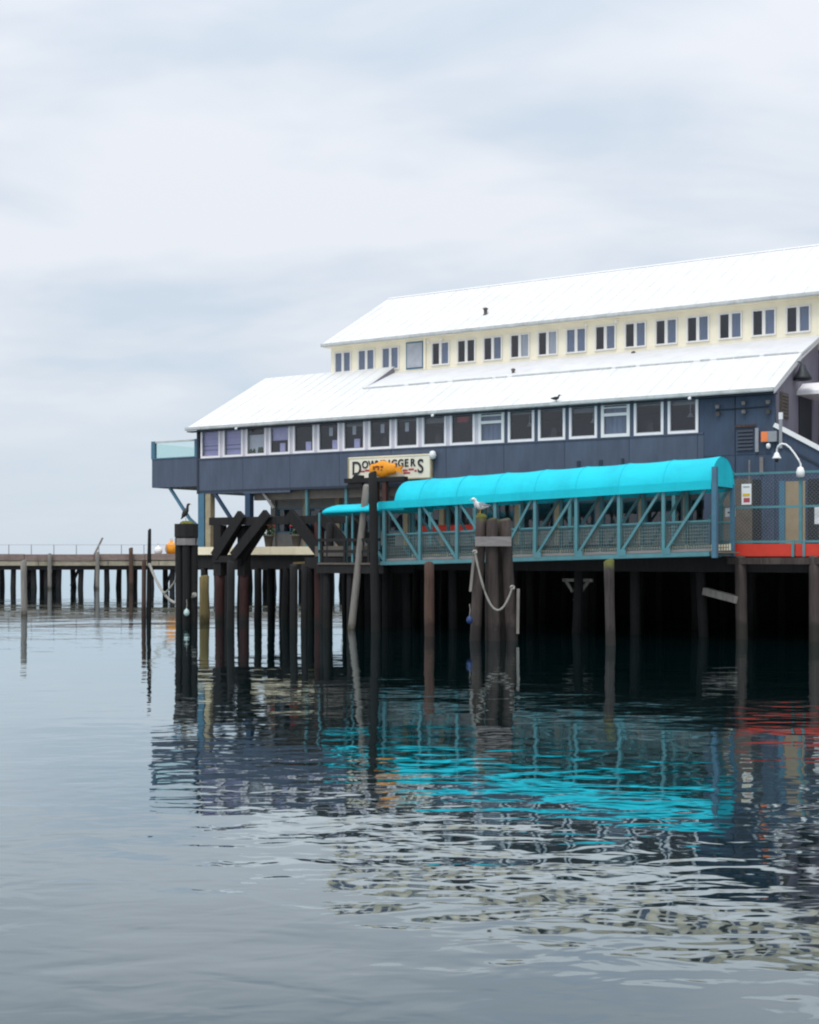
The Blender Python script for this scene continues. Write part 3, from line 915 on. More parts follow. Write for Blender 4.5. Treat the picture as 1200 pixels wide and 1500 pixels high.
# --- ground storey behind the gangway, set back under the overhang
GD = 1.5
G0 = 3.5
P('shop_wall', MB().box(G0, 27.0, GD + .1, GD + .3, 5.35, ZB + .02), M_STUCCO)
P('shop_wall', MB().box(G0, 27.0, GD + .1, GD + .3, DT, 4.15), M_STUCCO)
P('shop_end_wall', MB().box(G0 - .12, G0 - .001, GD + .05, 10, DT, ZB), M_STUCCO)
P('shop_interior', MB().box(G0, 27, GD + 2.6, GD + 2.7, DT, ZB), M_STUCCO)
P('shop_floor', MB().box(G0, 27, GD + .3, GD + 2.6, DT + .002, DT + .05), M_INTFLOOR)
SHF = frame_mesh(1.62, 1.2, .07, .03, M_TEALBLUE, 'shop_window', bars=((.78, .84, .07, 1.13),))
SHP = MB().box(.07, 1.55, .02, .03, .07, 1.13).mesh('pane', M_GLASS)
for i in range(12):
    a = G0 + .25 + i * 1.95
    w = inst('shop_window', SHF, bd, (a, GD + .14, 4.15))
    inst('pane', SHP, w)
    P('shop_column', MB().box(a - .27, a - .03, GD - .02, GD + .29, DT + .003, ZB - .002), M_TANCOL if i % 3 else M_STUCCO)
P('shop_band', MB().box(12.3, 16.0, GD - .05, GD + .05, 4.15, 4.42), M_RED)
P('under_beam', MB().box(3.4, 26.4, 0.25, .55, 5.72, ZB - .001), M_BROWNPANEL)
for a in (6.6, 8.9, 11.2, 13.5, 15.8, 18.1, 20.4, 22.7, 25.0):
    P('overhang_post', MB().box(a, a + .14, .15, .29, DT, ZB - .003), M_TEAL)
# posts and braces under the left overhang
P('overhang_post', MB().box(0.02, .42, -.02, .36, DT, ZB - .04), M_TEALBLUE)
P('overhang_post', MB().box(.47, .80, .02, .36, DT, ZB - .04), M_TANCOL)
P('overhang_post', MB().box(3.05, 3.36, -.02, .28, DT, ZB - .11), M_NAVYPOST)
P('overhang_brace', MB().bar((1.0, .1, ZB), (2.15, .1, 4.75), .15), M_NAVYPOST)
P('overhang_brace', MB().bar((4.1, .1, ZB - .1), (4.75, .1, 5.3), .10), M_STUCCO)
P('overhang_brace', MB().bar((-2.05, .2, 6.45), (-.75, .2, 4.9), .13), M_TEALBLUE)
P('brace_pad', MB().bar((-.75, .2, 4.9), (0.1, .2, 4.3), .13), M_TEALBLUE)
# balcony at the left end
bl = P('balcony', MB().box(-3.12, -.06, 0.0, .10, 6.50, 7.94), M_SIDING)
MB().box(-3.12, -3.02, .10, 3.4, 6.50, 7.94).build('side_panel', M_SIDING, bl)
MB().box(-3.0, -.06, .1, 3.3, 6.52, 6.7).build('balcony_floor', M_DECK, bl)
MB().box(-3.14, -.04, -.03, .13, 7.942, 8.0).build('cap_rail', M_TEALBLUE, bl)
for a, b in ((-3.16, -2.92), (-.22, -.065)):
    MB().box(a, b, -.02, .14, 8.002, 8.86).build('post', M_TEALBLUE, bl)
MB().box(-2.918, -.222, .03, .045, 8.02, 8.76).build('glass_pane', M_GLASS_RAIL, bl)
MB().box(-2.918, -.222, .0, .08, 8.762, 8.85).build('top_rail', M_GUTTER, bl)
MB().box(-3.10, -3.08, .2, 3.3, 8.02, 8.76).build('glass_pane', M_GLASS_RAIL, bl)

# --- wall fittings at the right end
for a, z in ((27.0, 8.84), (27.02, 8.55), (28.05, 8.92), (28.05, 8.58), (29.0, 8.9), (29.0, 8.53)):
    q = P('floodlight', MB().prism([(-.04, z - .06), (-.17, z - .09), (-.21, z + .04), (-.04, z + .07)], 'x', a - .065, a + .065), M_GREYBOARD if z > 8.8 or a > 28.03 and a < 28.5 else M_BROWNPANEL)
P('conduit', MB().tube([(26.9, -.03, 8.70), (28, -.03, 8.71), (29.0, -.03, 8.72)], .025, 6), M_DARKMETAL)
lv = P('louvre_vent', MB().box(27.72, 28.46, -.03, -.002, 7.06, 8.0), M_SIDING_D)
for i in range(6):
    MB().prism([(-.032, 7.12 + i * .14), (-.09, 7.09 + i * .14), (-.032, 7.22 + i * .14)], 'x', 27.78, 28.40).build('slat', M_TRIMDARK, lv)
MB().box(27.70, 28.48, -.11, -.031, 7.98, 8.06).build('rusty_hood', M_PILE_R, lv)
P('conduit_pipe', MB().box(28.49, 28.62, -.10, -.005, 7.0, 7.92), M_GREYMETAL)
P('conduit_pipe', MB().box(28.66, 28.80, -.09, -.005, 6.2, 6.80), M_GREYBOARD)
q = P('junction_box', MB().box(28.78, 29.36, -.20, -.031, 7.36, 7.76), M_GREYMETAL)
MB().box(28.76, 29.02, -.215, -.201, 7.37, 7.75).build('orange_cover', M_ORBOX, q)
MB().lathe([(.03, .1), (.09, .05), (.09, -.07), (.03, -.12)], 10, (29.02, -.12, 7.22)).build('bulb', M_WHITE, q)
P('wall_vent', MB().box(20.9, 21.05, -.05, -.003, 6.55, 6.95), M_TRIMDARK)
P('wall_vent', MB().box(21.9, 22.05, -.05, -.003, 6.55, 6.95), M_TRIMDARK)
P('wall_vent', MB().box(22.9, 23.0, -.05, -.003, 6.6, 6.98), M_TRIMDARK)
# ground-floor wall at the right: brown panel, doorway's shade as a dark sheet
P('entry_panel', MB().box(27.05, 28.36, -.03, -.004, DT + .01, 6.0), M_BROWNPANEL)
P('entry_doorway_shade', MB().box(28.37, 28.70, -.02, -.004, DT + .01, 5.95), M_DARKMETAL)

# ------------------------------------------------------------------ outside stair beside the building
st, so = thing_b('outside_stair', 'dark blue walled outside stair with sloping white handrail at right end', 'stair', 29.3, 0, DT)
STL = 33.6
zt = lambda s_: 7.98 - (s_ - 29.27) * 0.567
MB().prism([(29.24, DT), (STL, DT), (STL, zt(STL) - .05), (29.24, zt(29.24) - .05)], 'y', 0.0, .12).build('side_wall', M_SIDING_D, st, so)
MB().bar((29.22, .02, zt(29.22)), (STL + .05, .02, zt(STL + .05)), .22, .16).build('handrail', M_WHITE, st, so)
MB().bar((29.6, -.02, zt(29.6) - .62), (STL, -.02, zt(STL) - .62), .06, .07).build('stringer_edge', M_TRIMDARK, st, so)
MB().box(29.42, 29.54, -.1, -.02, 7.1, 8.45).build('newel_post', M_GREYMETAL, st, so)
MB().box(29.41, 29.55, -.11, -.015, 8.2, 8.46).build('newel_cap', M_WHITE, st, so)
for i in range(14):
    a = 29.6 + i * .28
    MB().box(a, a + .3, .13, 1.4, zt(a) - 1.05, zt(a) - 1.0).build('tread', M_GREYBOARD, st, so)
MB().box(29.42, 29.64, -.09, -.002, DT + .01, 5.86).build('door_jamb', M_TEALBLUE, st, so)
MB().box(29.645, 30.40, -.04, -.003, DT + .02, 5.84).build('door', M_TAN, st, so)
MB().box(30.5, 32.4, -.04, -.003, DT + .02, 5.9).build('opening_shade', M_DARKMETAL, st, so)  # opening's shade put in as a flat dark sheet
MB().lathe([(.03, 0), (.045, .03), (.03, .06)], 8, (30.28, -.07, 4.5)).build('door_knob', M_GREYMETAL, st, so)

# ------------------------------------------------------------------ gangway along the front
gw, go = thing_b('gangway', 'teal steel truss gangway with wire railings under the turquoise awning', 'gangway', 14.98, -4.4, 2.7)
G_S = [14.98 + i * 1.7188 for i in range(9)]
DF, DB = -5.5, -3.35
fz = lambda s_: 2.72 + (s_ - 14.98) * .0269
tz = lambda s_: 5.08 + (s_ - 14.98) * .0325
s0, s1 = G_S[0], G_S[-1]
for d0 in (DF, DB):
    MB().bar((s0 - .15, d0, fz(s0)), (s1, d0, fz(s1)), .12, .15).build('bottom_chord', M_TEAL, gw, go)
    MB().bar((s0, d0, tz(s0)), (s1, d0, tz(s1)), .10, .12).build('top_chord', M_TEAL, gw, go)
    for i, a in enumerate(G_S[:-1]):
        MB().box(a - .06, a + .06, d0 - .055, d0 + .055, fz(a) + .076, tz(a) - .061).build('post', M_TEAL, gw, go)
    for i in range(8):
        a, b = G_S[i], G_S[i + 1]
        if i < 3:
            p, q = (a + .1, d0, tz(a) - .08), (b - .02, d0, fz(b) + .1)
        else:
            p, q = (a + .04, d0, fz(a) + .1), (b - .08, d0, tz(b) - .08)
        if i == 3 and d0 == DF:
            p, q = (a + .25, d0, fz(a) + .1), (b - .1, d0, tz(b) - .08)
        MB().bar(p, q, .07, .095).build('diagonal', M_TEAL, gw, go)
        if i in (4, 5, 6, 7):
            MB().box(a + .0, a + .28, d0 - .07, d0 - .057, fz(a) + .02, fz(a) + .25).build('gusset', M_TEAL, gw, go)
    MB().bar((s0 - .5, d0, fz(s0) + .7), (s0, d0, fz(s0) + .1), .07, .09).build('end_brace', M_TEAL, gw, go)
MB().box(28.84, 29.01, DF - .12, DF + .06, 2.95, 6.12).build('end_post', M_TEALBLUE, gw, go)
MB().box(s1 - .04, s1 + .12, DB - .06, DB + .06, 3.0, 5.6).build('end_post', M_TEALBLUE, gw, go)
s = s0 - .1
while s < s1:
    MB().prism([(s, fz(s) + .02), (s + .42, fz(s + .42) + .02), (s + .42, fz(s + .42) + .065), (s, fz(s) + .065)], 'y', DF + .07, DB - .07).build('floor_plank', M_DECK, gw, go)
    s += .43
MB().bar((s0, DB - .08, fz(s0) + .25), (s1, DB - .08, fz(s1) + .25), .03, .24).build('kick_board', M_CREAM_F, gw, go)
MB().bar((s0, DF + .075, fz(s0) + .14), (s1, DF + .075, fz(s1) + .14), .03, .10).build('kick_board', M_GREYBOARD, gw, go)
BAY = G_S[1] - G_S[0] - .13
wm = MB()
for i in range(17):
    x = BAY * i / 16
    wm.box(x - .011, x + .011, -.006, .006, .12, 1.12)
for i in range(9):
    z = .12 + i * .125
    wm.bar((0, 0, z), (BAY, 0, z + .0269 * BAY), .010, .022)
WMESH = wm.mesh('wire_panel', mat('galvanised_teal_wire', (0.10, 0.155, 0.16), 0.5, var=0.15))
for d0 in (DF + .1, DB - .1):
    for i in range(8):
        inst('wire_panel', WMESH, gw, (G_S[i] + .065 - go[0], d0 - go[1], fz(G_S[i]) - go[2]))
    MB().bar((s0, d0, fz(s0) + 1.16), (s1, d0, fz(s1) + 1.16), .06, .06).build('handrail', M_TEAL, gw, go)
for a in G_S:
    MB().bar((a, DF + .07, fz(a) - .02), (a, DB - .07, fz(a) - .02), .08, .06).build('floor_beam', M_TEAL, gw, go)

# ------------------------------------------------------------------ turquoise awnings
aw, ao = thing_b('barrel_awning', 'bright turquoise canvas barrel awning over the gangway', 'awning', 15.5, -4.4, 5.0)
A0, A1 = 15.55, 28.82


def awn_z(s_):
    return 5.03 + (s_ - 15.54) * .0335


def arch_ring(s_, k, sc_=1.0, hz_=1.0):
    out = []
    rad, hh = 1.17 * sc_, 1.08 * sc_ * hz_
    b = awn_z(s_)
    for i in range(21):
        a = math.pi * i / 20
        out.append((s_, -4.42 - rad * math.cos(a) * k, b + max(0, hh * math.sin(a)) * k))
    return out


ring = []
M_ = 132
for i in range(M_ + 1):
    t = i / M_
    s_ = A0 + (A1 - A0) * t
    ph = ((s_ - 14.98) / 1.7188) % 1.0
    sag = 1 - .032 * math.sin(math.pi * ph) ** 0.8 + .006 * mnoise.noise(Vector((s_ * 1.1, 2, 0)))
    ring.append(arch_ring(s_, 1.0, sag, 1.0 + .012 * mnoise.noise(Vector((s_ * .7, 7, 1)))))
caps = [arch_ring(A0 - .22, 1, .25), arch_ring(A0 - .20, 1, .62), arch_ring(A0 - .15, 1, .86), arch_ring(A0 - .07, 1, .96)]
ring = caps + ring
n = 21
vv = [p for r in ring for p in r]
ff = [(k * n + i, k * n + i + 1, (k + 1) * n + i + 1, (k + 1) * n + i) for k in range(len(ring) - 1) for i in range(n - 1)]
mbc = MB().add(vv, ff, True)
mbc.add(ring[0], [tuple(range(n))])
cv = mbc.build('canopy', M_CANVAS, aw, ao)
MB().add(arch_ring(A1 - .01, 1.0, .985), [tuple(range(n))]).build('end_flap', M_CANVAS, aw, ao)
for d0 in (-4.42 - 1.195, -4.42 + 1.195):
    MB().bar((14.75, d0, awn_z(14.75) + .05), (A1, d0, awn_z(A1) + .02), .018, .30).build('valance', M_CANVAS, aw, ao)
for a in G_S[1:-1]:
    MB().tube([(a, y, z + .004) for (_, y, z) in arch_ring(a, 1.0, 1.0)], .009, 5).build('seam', M_CANVAS_SEAM, aw, ao)
for a in G_S[1:]:
    b_ = min(a, A1 - .05)
    MB().tube([(b_, y, z - .03) for (_, y, z) in arch_ring(b_, 1.0, .955)], .025, 6).build('rib', M_GREYMETAL, aw, ao)

fa, fo2 = thing_b('flat_awning', 'low flat turquoise canvas strip left of the barrel awning', 'awning', 13.5, -4.4, DT)
mbf = MB()
rings = []
for i in range(25):
    s_ = 11.35 + i * (15.95 - 11.35) / 24
    w_ = 1.15 if i > 2 else (.35 + .3 * i)
    zz_ = 4.80 + (s_ - 11.35) * .018
    hh = .36 if i > 3 else .16 + .05 * i
    rings.append([(s_, -4.42 + w_ * math.cos(a) * (1 if math.sin(a) >= 0 else 1), zz_ + (hh * math.sin(a) if math.sin(a) >= 0 else 0.10 * math.sin(a))) for a in [2 * math.pi * k / 20 for k in range(20)]])
mbf.rings(rings)
mbf.build('canopy', M_CANVAS, fa, fo2)
for a in (11.6, 13.3, 14.85):
    for d0 in (-5.35, -3.4):
        MB().box(a - .04, a + .04, d0 - .04, d0 + .04, 2.75, 4.83).build('post', M_TEAL, fa, fo2)

# landing the gangway meets
ld, lo = thing_b('landing_platform', 'small dark timber landing at the left foot of the gangway', 'platform', 12.6, -4.4, 0)
for i in range(8):
    a = 11.6 + i * .41
    MB().box(a, a + .40, -5.5, -3.1, 2.66, 2.73 + .01 * rnd.random()).build('plank', M_BROWNPANEL, ld, lo)
for d0 in (-5.45, -3.3):
    MB().box(11.5, 14.9, d0, d0 + .25, 2.3, 2.658).build('beam', M_BLACKWOOD, ld, lo)
for a, d0 in ((11.9, -5.2), (13.1, -5.2), (14.4, -5.2), (12.0, -3.4), (13.6, -3.4)):
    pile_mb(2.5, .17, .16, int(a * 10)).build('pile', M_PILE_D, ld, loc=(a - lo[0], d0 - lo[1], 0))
for a in (11.7, 12.9, 14.1):
    MB().box(a, a + .1, -5.45, -5.35, 2.74, 3.75).build('rail_post', M_BLACKWOOD, ld, lo)
MB().box(11.6, 14.7, -5.46, -5.34, 3.62, 3.74).build('rail', M_BLACKWOOD, ld, lo)
MB().box(11.6, 14.7, -5.44, -5.38, 3.15, 3.27).build('rail', M_BLACKWOOD, ld, lo)

# ------------------------------------------------------------------ gate and fence on the red-edged deck
gt, gto = thing_b('mesh_gate', 'tall teal framed wire mesh gate above the red deck edge', 'gate', 29.7, -2.9, DT)
for a, z in ((28.19, 6.15), (28.62, 6.1), (31.12, 6.05), (33.6, 6.05)):
    MB().box(a - .055, a + .055, -2.955, -2.845, 3.2, z).build('post', M_TEAL, gt, gto)
for z in (6.0, 4.78, 3.53):
    MB().box(28.25, 31.06, -2.94, -2.87, z - .04, z + .04).build('rail', M_TEAL, gt, gto)
    MB().box(31.18, 33.5, -2.94, -2.87, z - .04, z + .04).build('rail', M_TEAL, gt, gto)
MB().tube([(29.24, -2.9, 4.8), (29.24, -2.9, 6.5)], .03, 6).build('upright', M_GREYBOARD, gt, gto)
MB().tube([(28.42, -2.9, 5.9), (28.42, -2.9, 6.55)], .03, 6).build('upright', M_TEAL, gt, gto)
wire = MB()
for x0, x1 in ((28.25, 31.06), (31.18, 33.5)):
    st_ = .14
    z0, z1 = 3.57, 5.96
    hgt = z1 - z0
    q = x0 - hgt
    while q < x1:
        for sgn in (1, -1):
            pts = []
            for (xa, za) in ((q, z0), (q + hgt, z1)):
                pts.append([xa, za])
            (xa, za), (xb, zb) = pts
            if xa < x0:
                za += x0 - xa
                xa = x0
            if xb > x1:
                zb -= xb - x1
                xb = x1
            if xb > xa + .02:
                if sgn < 0:
                    za, zb = z0 + z1 - za, z0 + z1 - zb
                wire.bar((xa, -2.9 + .003 * sgn, za), (xb, -2.9 + .003 * sgn, zb), .0032, .0032, up=(0, 1, 0))
        q += st_
w = wire.build('wire_mesh', M_GREYMETAL, gt, gto)
w['kind'] = 'stuff'
MB().box(28.19, 28.25, -3.12, -3.072, 2.98, 3.55).build('foot_strap', M_TEAL, gt, gto)
for a in (30.86, 31.25):
    MB().box(a, a + .09, -3.12, -3.072, 2.98, 3.55).build('foot_strap', M_TEAL, gt, gto)


def gate_sign(s_, z0, w_, h_, label, bits):
    t, b_ = thing_b('notice', label, 'sign', s_, -2.96, z0)
    MB().box(s_, s_ + w_, -2.985, -2.957, z0, z0 + h_).build('board', M_WHITE, t, b_)
    for (x0, x1, y0, y1, m) in bits:
        MB().box(s_ + x0, s_ + x1, -2.992, -2.986, z0 + y0, z0 + y1).build('printed_mark', m, t, b_)


gate_sign(28.98, 4.88, .36, .75, 'tall white notice with yellow and red marks on the gate', [(.05, .31, .30, .40, M_YELLOW), (.08, .31, .08, .24, M_REDLETTER), (.06, .30, .62, .66, M_GREYMETAL)])
gate_sign(28.36, 4.45, .38, .32, 'small square white notice low on the gate', [(.1, .2, .12, .18, M_GREYBOARD)])
eb, ebo = thing_b('utility_box', 'white utility box on the deck at right picture edge', 'box', 31.7, -2.6, DT)
MB().box(31.55, 31.95, -2.7, -2.45, 4.15, 4.75).build('cabinet', M_WHITE, eb, ebo)
MB().box(31.60, 31.90, -2.712, -2.701, 4.2, 4.7).build('cabinet_door', M_WHITE, eb, ebo)
MB().box(31.7, 31.8, -2.62, -2.5, DT, 4.149).build('stand', M_GREYMETAL, eb, ebo)

# gooseneck lamp on the fence post
gl_, glo = thing_b('gooseneck_lamp', 'white curved gooseneck lamp on the fence post by the stair', 'lamp', 31.12, -2.95, 5.9)
arc = [(31.14, 6.12), (31.14, 6.28), (31.06, 6.45), (30.92, 6.66), (30.75, 6.88), (30.6, 7.0), (30.46, 7.03), (30.34, 6.96), (30.29, 6.84), (30.28, 6.72)]
MB().tube([(a, -2.98, z) for a, z in arc], .034, 8).build('arm', M_WHITE, gl_, glo)
MB().lathe([(.03, .15), (.07, .13), (.10, .05), (.16, -.05), (.16, -.08), (.04, -.04)], 14, (30.28, -2.98, 6.58)).build('lamp_shade', M_WHITE, gl_, glo)
MB().lathe([(.03, 0), (.07, -.05), (.07, -.12), (.02, -.17)], 10, (30.28, -2.98, 6.54)).build('bulb', M_DARKMETAL, gl_, glo)
MB().lathe([(.05, .2), (.10, .17), (.15, .02), (.14, -.14), (.05, -.18)], 14, (31.14, -3.0, 5.98)).build('mount', M_WHITE, gl_, glo)

# ------------------------------------------------------------------ the name board
sg, sgo = thing_b('name_board', 'cream name board with dark lettering hung on the blue wall', 'sign', 11.6, -.1, 6.5)
MB().box(9.40, 13.80, -.18, -.06, 6.50, 7.48).build('board', M_SIGN, sg, sgo)
for a, b, c, d_ in ((9.36, 13.84, 7.482, 7.54), (9.36, 13.84, 6.44, 6.498), (9.34, 9.398, 6.44, 7.54), (13.802, 13.88, 6.44, 7.54)):
    MB().box(a, b, -.205, -.05, c, d_).build('edge_moulding', M_CREAM_F if c > 6.45 and d_ - c > .5 or c > 7 else M_TANCOL, sg, sgo)


def letters(txt, s_, z, size, xs, m):
    cu = bpy.data.curves.new('txt', 'FONT')
    cu.body = txt
    cu.size = size
    cu.extrude = 0.015
    cu.offset = 0.012
    ob = bpy.data.objects.new('txt', cu)
    col.objects.link(ob)
    dg = bpy.context.evaluated_depsgraph_get()
    me = bpy.data.meshes.new_from_object(ob.evaluated_get(dg))
    bpy.data.objects.remove(ob)
    me.transform(Matrix.Diagonal((xs, 1, 1, 1)))
    me.transform(Matrix.Rotation(R(90), 4, 'X'))
    me.materials.clear()
    me.materials.append(m)
    return inst('letter', me, sg, (s_ - sgo[0], -.197 - sgo[1], z - sgo[2]))


letters('D', 9.56, 6.74, .86, .85, M_LETTER)
x = 10.13
for ch, wd in zip('OWNRIGGER', (.36, .42, .33, .34, .17, .35, .35, .32, .32)):
    letters(ch, x, 7.02, .47, .92, M_LETTER)
    x += wd
letters('S', 13.14, 6.72, .86, .85, M_LETTER)
for a, b, z in ((9.95, 10.28, 6.83), (10.3, 10.55, 6.86), (12.36, 12.62, 6.80), (12.66, 12.95, 6.83), (12.4, 12.75, 6.68), (12.98, 13.1, 6.76)):
    MB().box(a, b, -.19, -.181, z, z + .09).build('red_script', M_REDLETTER, sg, sgo)
MB().lathe([(.03, .2), (.12, .16), (.17, 0), (.12, -.14), (.03, -.18)], 12, (13.98, -.25, 7.46)).build('lamp_globe', M_WHITE, sg, sgo)
MB().bar((13.98, -.25, 7.3), (13.9, -.08, 7.25), .05).build('lamp_bracket', M_DARKMETAL, sg, sgo)
# orange emblem fixed to the board
em, emo = thing_b('orange_emblem', 'orange rounded emblem with brown marks in front of the name board', 'emblem', 11.5, -.4, 6.55)
rings = []
for k in range(1, 14):
    a = math.pi * k / 14
    lx = -.72 * math.cos(a)
    rr_ = math.sin(a) ** .6
    rings.append([(11.42 + lx, -.40 + .15 * rr_ * math.cos(q), 6.93 + (.34 + .05 * math.sin(5 * a)) * rr_ * math.sin(q)) for q in [2 * math.pi * j / 16 for j in range(16)]])
MB().rings(rings).build('body', M_ORANGE, em, emo)
for (a, z, w_, h_) in ((10.98, 6.90, .12, .16), (11.12, 6.98, .14, .10), (11.24, 6.88, .10, .18), (11.4, 6.96, .14, .10), (11.4, 6.85, .10, .06)):
    MB().box(a, a + w_, -.555, -.45, z, z + h_).build('mark', M_BROWNMARK, em, emo)
MB().prism([(12.10, 6.82), (12.48, 6.70), (12.40, 6.88), (12.50, 7.05), (12.12, 6.96)], 'y', -.44, -.36).build('tail', M_ORANGE, em, emo)
MB().bar((11.5, -.34, 6.9), (11.5, -.19, 6.9), .12).build('stand_off', M_DARKMETAL, em, emo)
fp, fpo = thing_b('maroon_frame', 'dark maroon timber frame below the name board', 'frame', 11.6, -1.2, DT)
MB().box(11.5, 11.72, -1.3, -1.08, DT, 6.3).build('post', M_BROWNPOST, fp, fpo)
MB().box(12.0, 12.2, -1.3, -1.08, DT, 6.3).build('post', M_BROWNPOST, fp, fpo)
MB().box(9.95, 13.2, -1.34, -1.04, 6.302, 6.5).build('lintel', M_BLACKWOOD, fp, fpo)
MB().prism([(10.0, 6.1), (10.9, 6.1), (10.9, 6.62), (10.5, 6.66)], 'y', -1.30, -1.10).build('bracket', M_BLACKWOOD, fp, fpo)

# small things on the deck under the overhang
for i, (s_, d0, lab) in enumerate(((4.6, -.1, 'planter of red flowers at the deck edge near the navy post'), (6.05, .2, 'planter of red flowers before the shop wall'))):
    t, b_ = thing_b('flower_planter', lab, 'planter', s_, d0, DT)
    MB().lathe([(.16, 0), (.24, .5), (.27, .52), (.27, .6), (.22, .6), (.2, .5)], 12, (s_, d0, DT)).build('pot', M_BROWNPANEL, t, b_)
    q = MB()
    for k in range(70):
        a, rr_, zz_ = rnd.uniform(0, 6.28), rnd.uniform(0, .32), rnd.uniform(.55, 1.1)
        c_ = Vector((s_ + rr_ * math.cos(a), d0 + rr_ * math.sin(a), DT + zz_))
        u_ = Vector((rnd.uniform(-1, 1), rnd.uniform(-1, 1), rnd.uniform(-1, 1))).normalized() * .09
        v_ = u_.orthogonal().normalized() * .06
        q.add([c_ - u_, c_ + v_, c_ + u_, c_ - v_], [(0, 1, 2, 3)])
    q.build('leaves', M_LEAF, t, b_)
    q = MB()
    for k in range(26):
        a, rr_, zz_ = rnd.uniform(0, 6.28), rnd.uniform(0, .30), rnd.uniform(.85, 1.25)
        c_ = (s_ + rr_ * math.cos(a), d0 + rr_ * math.sin(a), DT + zz_)
        q.lathe([(.02, -.04), (.07, 0), (.02, .05)], 6, c_)
    q.build('blossoms', M_FLOWER, t, b_)

# ------------------------------------------------------------------ heavy timber trestle in front
tr, to = thing_b('timber_trestle', 'black timber trestle with thick knee braces before the overhang', 'trestle', 7, -2.3, 0)
for i, (s_, d0) in enumerate(((3.63, -2.5), (4.75, -2.1))):
    pile_mb(2.15, .24, .22, 400 + i).build('red_leg', M_REDPILE, tr, loc=(s_ - to[0], d0 - to[1], 0))
    MB().box(s_ - .22, s_ + .22, d0 - .22, d0 + .22, 2.1, 4.45).build('leg', M_BLACKWOOD, tr, to)
for i, (s_, d0) in enumerate(((9.45, -2.5), (11.0, -2.1))):
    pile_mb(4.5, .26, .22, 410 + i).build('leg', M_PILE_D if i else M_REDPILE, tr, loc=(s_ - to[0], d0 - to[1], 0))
MB().box(3.05, 11.4, -2.62, -2.24, 4.46, 4.82).build('top_beam', M_BLACKWOOD, tr, to)
MB().box(4.2, 11.2, -2.20, -1.9, 4.48, 4.80).build('top_beam', M_BLACKWOOD, tr, to)
for a, b in (((3.5, -2.7, 3.0), (5.15, -2.7, 4.95)), ((4.7, -2.75, 3.0), (6.7, -2.75, 4.95)), ((3.3, -2.35, 2.7), (4.6, -2.35, 4.5)), ((4.6, -2.3, 2.7), (6.1, -2.3, 4.5)),
             ((7.95, -2.75, 4.95), (9.75, -2.75, 3.1)), ((9.6, -2.72, 4.9), (11.3, -2.72, 3.2)), ((8.2, -2.3, 4.5), (9.4, -2.3, 3.3))):
    MB().bar(a, b, .24, .46).build('knee_brace', M_BLACKWOOD if b[2] > a[2] else M_PILE_D, tr, to)
MB().box(3.4, 4.95, -2.78, -2.5, 2.72, 3.02).build('cross_tie', M_BLACKWOOD, tr, to)
for i, (s_, d0, h_) in enumerate(((10.25, -2.9, 4.4), (11.9, -2.8, 4.2), (12.7, -2.9, 4.6), (13.4, -2.8, 3.9))):
    pile_mb(h_, .2, .17, 430 + i, (rnd.uniform(-.15, .15), 0)).build('leg', M_PILE_D, tr, loc=(s_ - to[0], d0 - to[1], 0))
MB().box(9.1, 13.9, -3.12, -3.08, 2.5, 2.95).build('cross_tie', M_BLACKWOOD, tr, to)
MB().bar((11.6, -3.15, 4.6), (13.2, -3.15, 3.2), .2, .34).build('knee_brace', M_PILE_D, tr, to)

# ------------------------------------------------------------------ free-standing piles


def free_pile(x, y, h, r0, r1, m, label, seed, lean=(0, 0), group=None, name='pile'):
    o_ = pile_mb(h, r0, r1, seed, lean).build(name, m, None, loc=(x, y, 0))
    tag(o_, label, 'pile', group)
    return o_


free_pile(-19.71, 69.8, 2.76, .165, .155, M_PILE_G, 'lone grey pile in open water at far left', 1)
free_pile(-13.22, 68.0, 2.76, .12, .11, M_PILE_R, 'short rusty pile tight against the tall thin pole', 2)
free_pile(-13.02, 68.2, 4.3, .155, .085, M_PILE_D, 'tall thin dark pole the rope hangs from', 3, (0.05, 0))
free_pile(-9.38, 62.5, 2.06, .24, .22, M_PILE_Y, 'short ochre pile right of the left pile cluster', 4)
free_pile(-2.40, 56.0, 5.88, .17, .14, M_PILE_G, 'tall grey pole leaning right before the name board', 5, (.62, 0))
free_pile(-1.36, 54.6, 6.33, .20, .16, M_PILE_D, 'tall dark pole standing upright beside the leaning grey pole', 6, (-.10, 0))
free_pile(0.77, 51.3, 2.72, .20, .19, M_PILE_R, 'rust brown pile below the left part of the gangway', 7, (-.03, 0))
free_pile(6.81, 46.15, 2.84, .165, .17, M_PILE_M, 'moss topped single pile below the middle of the gangway', 8, (-.05, 0))
free_pile(-7.4, 56.5, 2.75, .17, .16, M_PILE_D, 'black pile standing left of a close black pair', 9)
free_pile(-4.85, 57.0, 2.6, .17, .16, M_PILE_D, 'left pile of the close black pair by the trestle', 10)
free_pile(-4.40, 57.0, 2.6, .15, .14, M_PILE_D, 'thinner right pile of the close black pair by trestle', 12)


def pile_cluster(name, label, x, y, spots, band_z, m, seed):
    t = thing(name, label, 'pile cluster', (x, y, 0))
    for i, (dx, dy, h, r, lx, ly) in enumerate(spots):
        pile_mb(h, r * 1.08, r, seed + i, (lx, ly), c=(dx, dy)).build('pile', m, t)
    return t


